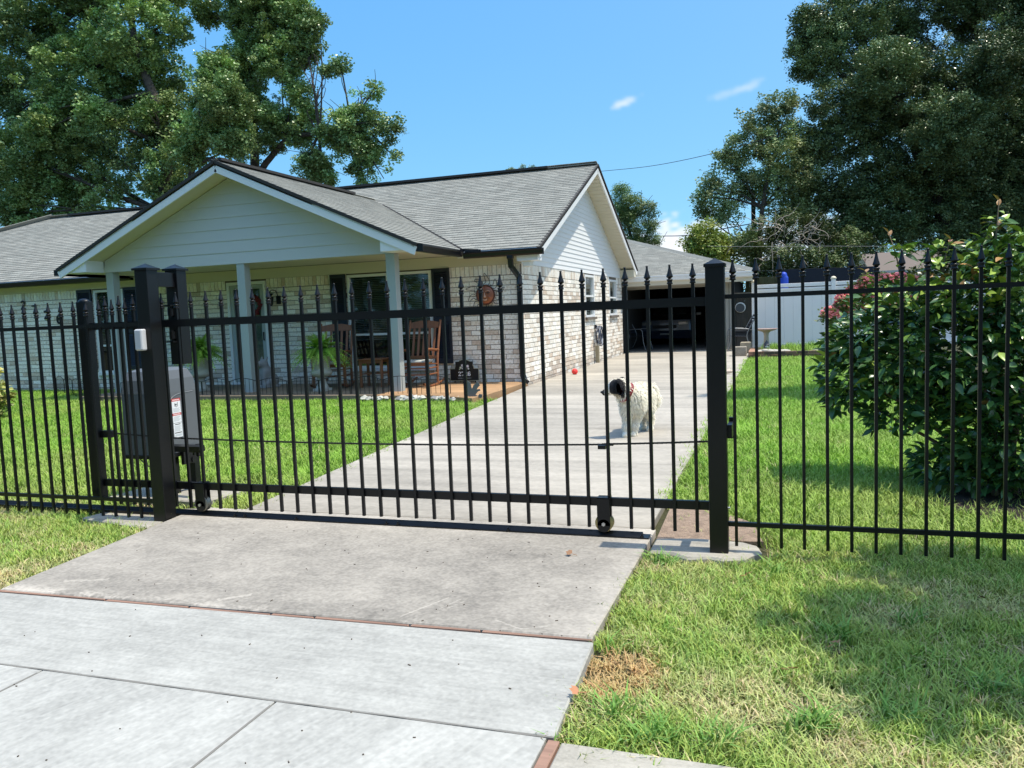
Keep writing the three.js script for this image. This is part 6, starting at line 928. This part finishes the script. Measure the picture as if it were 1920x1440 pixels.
// street trees that stand just out of the picture to the right and shade the verge and lawn; and those across the road that the windows mirror
{
  const o = [3.6, 0, -3.6], B = [[2.1, 3.5, -3.35, 0.62], [2.5, 3.7, -2.95, 0.6], [2.7, 4.3, -3.5, 0.75], [2.2, 3.6, -4.25, 0.42], [2.9, 3.5, -4.2, 0.5], [3.4, 3.6, -2.9, 0.7], [3.6, 4.4, -3.2, 0.8], [3.0, 3.3, -2.45, 0.5]], t = thing('street_tree', 'small tree standing just outside the right edge of the picture', 'tree', o);
  part('trunk', limb([[0, -0.1, 0], [-0.05, 1.6, 0], [-0.2, 3.4, 0.1]], 0.11, 0.05, 12, 8), M.bark, t); part('limbs', limbs(o, [[3.5, 1.9, -3.6], [3.4, 3, -3.5]], B, 0.035, 9), M.bark, t);
  crown(t, o, B, clGum, M.leafGum, { seed: 112, density: 110, shell: 0.25, gap: 0.33, scale: [0.5, 0.85] });
  const o2 = [5.6, 0, -12.6], B2 = [[4.4, 8.2, -12.4, 1.0], [5.2, 9.2, -12.6, 1.2], [6.3, 8.6, -12.2, 1.2], [3.9, 9.6, -12.2, 0.7], [5.8, 7.4, -13, 1.0], [3.5, 10.4, -12.0, 0.55]], t2 = thing('street_tree', 'tall tree standing well outside the right edge of the picture', 'tree', o2);
  part('trunk', limb([[0, -0.1, 0], [0, 4, 0], [-0.3, 8.4, 0.1]], 0.22, 0.06, 14, 8), M.bark, t2); part('limbs', limbs(o2, [[5.6, 5, -12.6], [5.4, 7, -12.5]], B2, 0.06, 10), M.bark, t2); crown(t2, o2, B2, clGum, M.leafGum, { seed: 113, density: 70, shell: 0.25, gap: 0.35 });
  const o3 = [-30, 0, 12], B3 = [[-30, 5, 12, 2.6], [-32, 4, 13, 2.2], [-28, 4.2, 12, 2.2], [-30, 7.5, 12.5, 2.2], [-27.5, 6.5, 13, 1.7], [-32, 6.6, 12, 1.8], [-29, 2.4, 12.5, 2], [-32, 2, 12, 1.8]], t3 = thing('roadside_tree', 'one of the broad trees across the road, behind the viewer', 'tree', o3);
  part('trunk', limb([[0, -0.1, 0], [0, 3, 0], [0.1, 6, 0]], 0.3, 0.1, 12, 8), M.bark, t3); crown(t3, o3, B3, clGum, M.leafGum, { seed: 114, density: 34, shell: 0.3, gap: 0.3 });
  t3.userData.group = 'trees across the road'; for (const [x, z] of [[-23, 14], [-37, 10], [-16, 16], [-44, 8], [-9, 15], [-2, 17], [5, 15], [12, 16], [19, 14], [26, 12]]) copy(t3, [x, 0, z], x * 0.7);
}
// ================================================================ BEYOND THE FENCE
{
  const t = thing('utility_pole', 'dark wooden utility pole rising among the trees right of the garage', 'pole', [-0.97, 0, -34]); part('pole_shaft', cyl(0.1, 0.08, 5.8, 0, 2.9, 0, 12), mat([0.075, 0.06, 0.05], 0.95), t); part('guy_wire', rod([0.9, 4.2, 1.6], [-0.9, 2.0, 1.6], 0.018), mat([0.5, 0.45, 0.38], 0.8), t);
  const w = thing('overhead_wire', 'thin overhead wire running from the pole towards the side gable, upper one', 'wire', [0, 0, 0]); part('strand', tube([[-11, 8.8, -43.5], [-8.07, 8.17, -40], [-5.2, 7.6, -36.5], [-2.37, 7.25, -33], [0, 7.1, -30]], 0.012, 40, 5), M.dark, w);
  const v = thing('overhead_wire', 'thicker overhead wire running low over the garage roof to the pole', 'wire', [0, 0, 0]); part('strand', tube([[-9, 5.3, -46], [-5.69, 4.78, -40], [-4, 4.47, -37], [-2.49, 4.36, -34.2], [-0.97, 4.5, -33.9]], 0.02, 40, 5), M.dark, v);
  const u = thing('overhead_wire', 'horizontal wire strung in front of the thicket above the dark screen', 'wire', [0, 0, 0]); part('strand', tube([[-2.4, 3.38, -29.2], [-1, 3.27, -29.2], [1, 3.16, -29.2], [3.4, 3.0, -29.2]], 0.006, 30, 5), mat([0.25, 0.25, 0.24], 0.6), u);
  const s = thing('screen_fence', 'long black mesh screen stretched behind the white fence', 'screen', [1.5, 0, -29.3]); for (let i = 0; i < 5; i++) { part('screen_panel', rbox(0.62, 2.43, 0.02, 0.004, -1.22 + i * 0.622, 1.21 - i * 0.012, 0), mat([0.012, 0.013, 0.02], 0.7), s); part('screen_post', cyl(0.025, 0.025, 2.35, -1.53 + i * 0.622, 1.17, -0.04, 8), M.dark, s); }
  const bl = thing('blue_tarp', 'bright blue tarp bundle beside the left end of the black screen', 'tarp', [0.12, 1.72, -28.9]); part('bundle', sdfGeo(union([capsule([0, 0.0, 0], [0.02, 0.5, 0], 0.15, 0.11), capsule([0.08, 0, 0.05], [0.1, 0.4, 0.03], 0.09, 0.07), capsule([-0.1, 0, 0.05], [-0.08, 0.45, 0.03], 0.08, 0.05)], 0.03), [0, 0.3, 0], 0.5, 30), mat([0.02, 0.07, 0.5], 0.5), bl); part('crate_stand', rbox(0.36, 1.7, 0.3, 0.02, 0, -0.86, 0), M.dark, bl);
  const wf = thing('wooden_fence', 'olive weathered board fence glimpsed beneath the garage gutter', 'fence', [-1.2, 0, -29.2]), wm = mat([0.16, 0.135, 0.05], 0.95, { map: rep(T.wood, 3, 1) }); for (let i = 0; i < 8; i++) part('fence_board', metres(rbox(0.14, 2.2, 0.02, 0.004, 0.15 + i * 0.145, 1.1, (i % 2) * 0.006)), wm, wf); part('rail', span(0.05, 1.25, 1.7, 1.78, -0.06, -0.012), wm, wf);
  const h = thing('neighbour_house', 'pale green neighbour house with brown roof beyond the white fence', 'house', [6.3, 0, -47]), nm = mat([0.5, 0.6, 0.54], 0.7);
  part('wall', merge([span(-1.9, 6, 0, 2.75, -5, 0)]), nm, h); for (let i = 0; i < 14; i++) part('siding_board', lap(-1.9, 6, -1.9, 6, 0.1 + i * 0.19, 0.1 + i * 0.19 + 0.195).translate(0, 0, 0.005), nm, h);
  part('roof', plate([[-2.7, 2.75, 0.5], [6.4, 2.75, 0.5], [6.4, 3.85, -2.4], [-2.3, 3.85, -2.4]], 0.08), mat([0.3, 0.24, 0.2], 0.9, { map: T.granule }), h); part('gable', extrude([[-2.7, 2.62], [-2.3, 3.82], [-1.7, 2.62]], 0.1).translate(0, 0, 0.52), mat([0.6, 0.58, 0.42], 0.7), h); part('fascia', merge([span(-2.7, 6.4, 2.62, 2.75, 0.46, 0.5)]), M.vinyl, h);
  const wd = part('window', merge([span(-0.45, 0.35, 1.5, 1.56, 0.01, 0.06), span(-0.45, 0.35, 2.44, 2.5, 0.01, 0.06), span(-0.45, -0.39, 1.56, 2.44, 0.01, 0.06), span(0.29, 0.35, 1.56, 2.44, 0.01, 0.06)]), M.vinyl, h); part('pane', span(-0.39, 0.29, 1.56, 2.44, 0.012, 0.03), mat([0.03, 0.035, 0.04], 0.1), wd);
  const fs = thing('flowering_tree', 'small tree with orange red blossoms behind the black screen', 'tree', [2.6, 0, -36]); part('trunk', limb([[0, -0.1, 0], [0, 1.6, 0], [0.1, 2.8, 0]], 0.07, 0.03, 8, 6), M.bark, fs); crown(fs, [2.6, 0, -36], [[2.4, 2.9, -36, 0.5], [2.9, 2.8, -36, 0.45], [2.2, 2.5, -36, 0.4]], clAsh, leafMat([0.4, 0.14, 0.08], 0.6, 0.3), { seed: 120, density: 60, gap: 0.3, scale: [0.4, 0.7] });
  const hs = thing('background_hedge', 'bank of green shrubs along the back of the yard under the oak', 'hedge', [4, 0, -38]); const HB = []; const r = rng(61); for (let i = 0; i < 26; i++) if (i < 8 || i > 12) HB.push([-2 + i * 0.62 + r() * 0.3, 1.2 + r() * 2.2, -38 - r() * 2, 0.9 + r() * 0.5]); for (let i = 0; i < 9; i++) HB.push([3.5 + i * 1.1, 3.2 + r() * 1.6, -55 - r() * 2, 1.3 + r() * 0.4]); crown(hs, [4, 0, -38], HB, clAsh, leafMat([0.12, 0.17, 0.05], 0.5, 0.35), { seed: 121, density: 16, gap: 0.3, scale: [0.9, 1.4], tint: [0.6, 1.4] }); part('stems', merge([0, 1, 2, 3].map((i) => limb([[i * 2.4 - 3, -0.1, 0], [i * 2.4 - 3, 2, 0]], 0.06, 0.03, 6, 6))), M.bark, hs);
}
renderer.render(scene, camera);
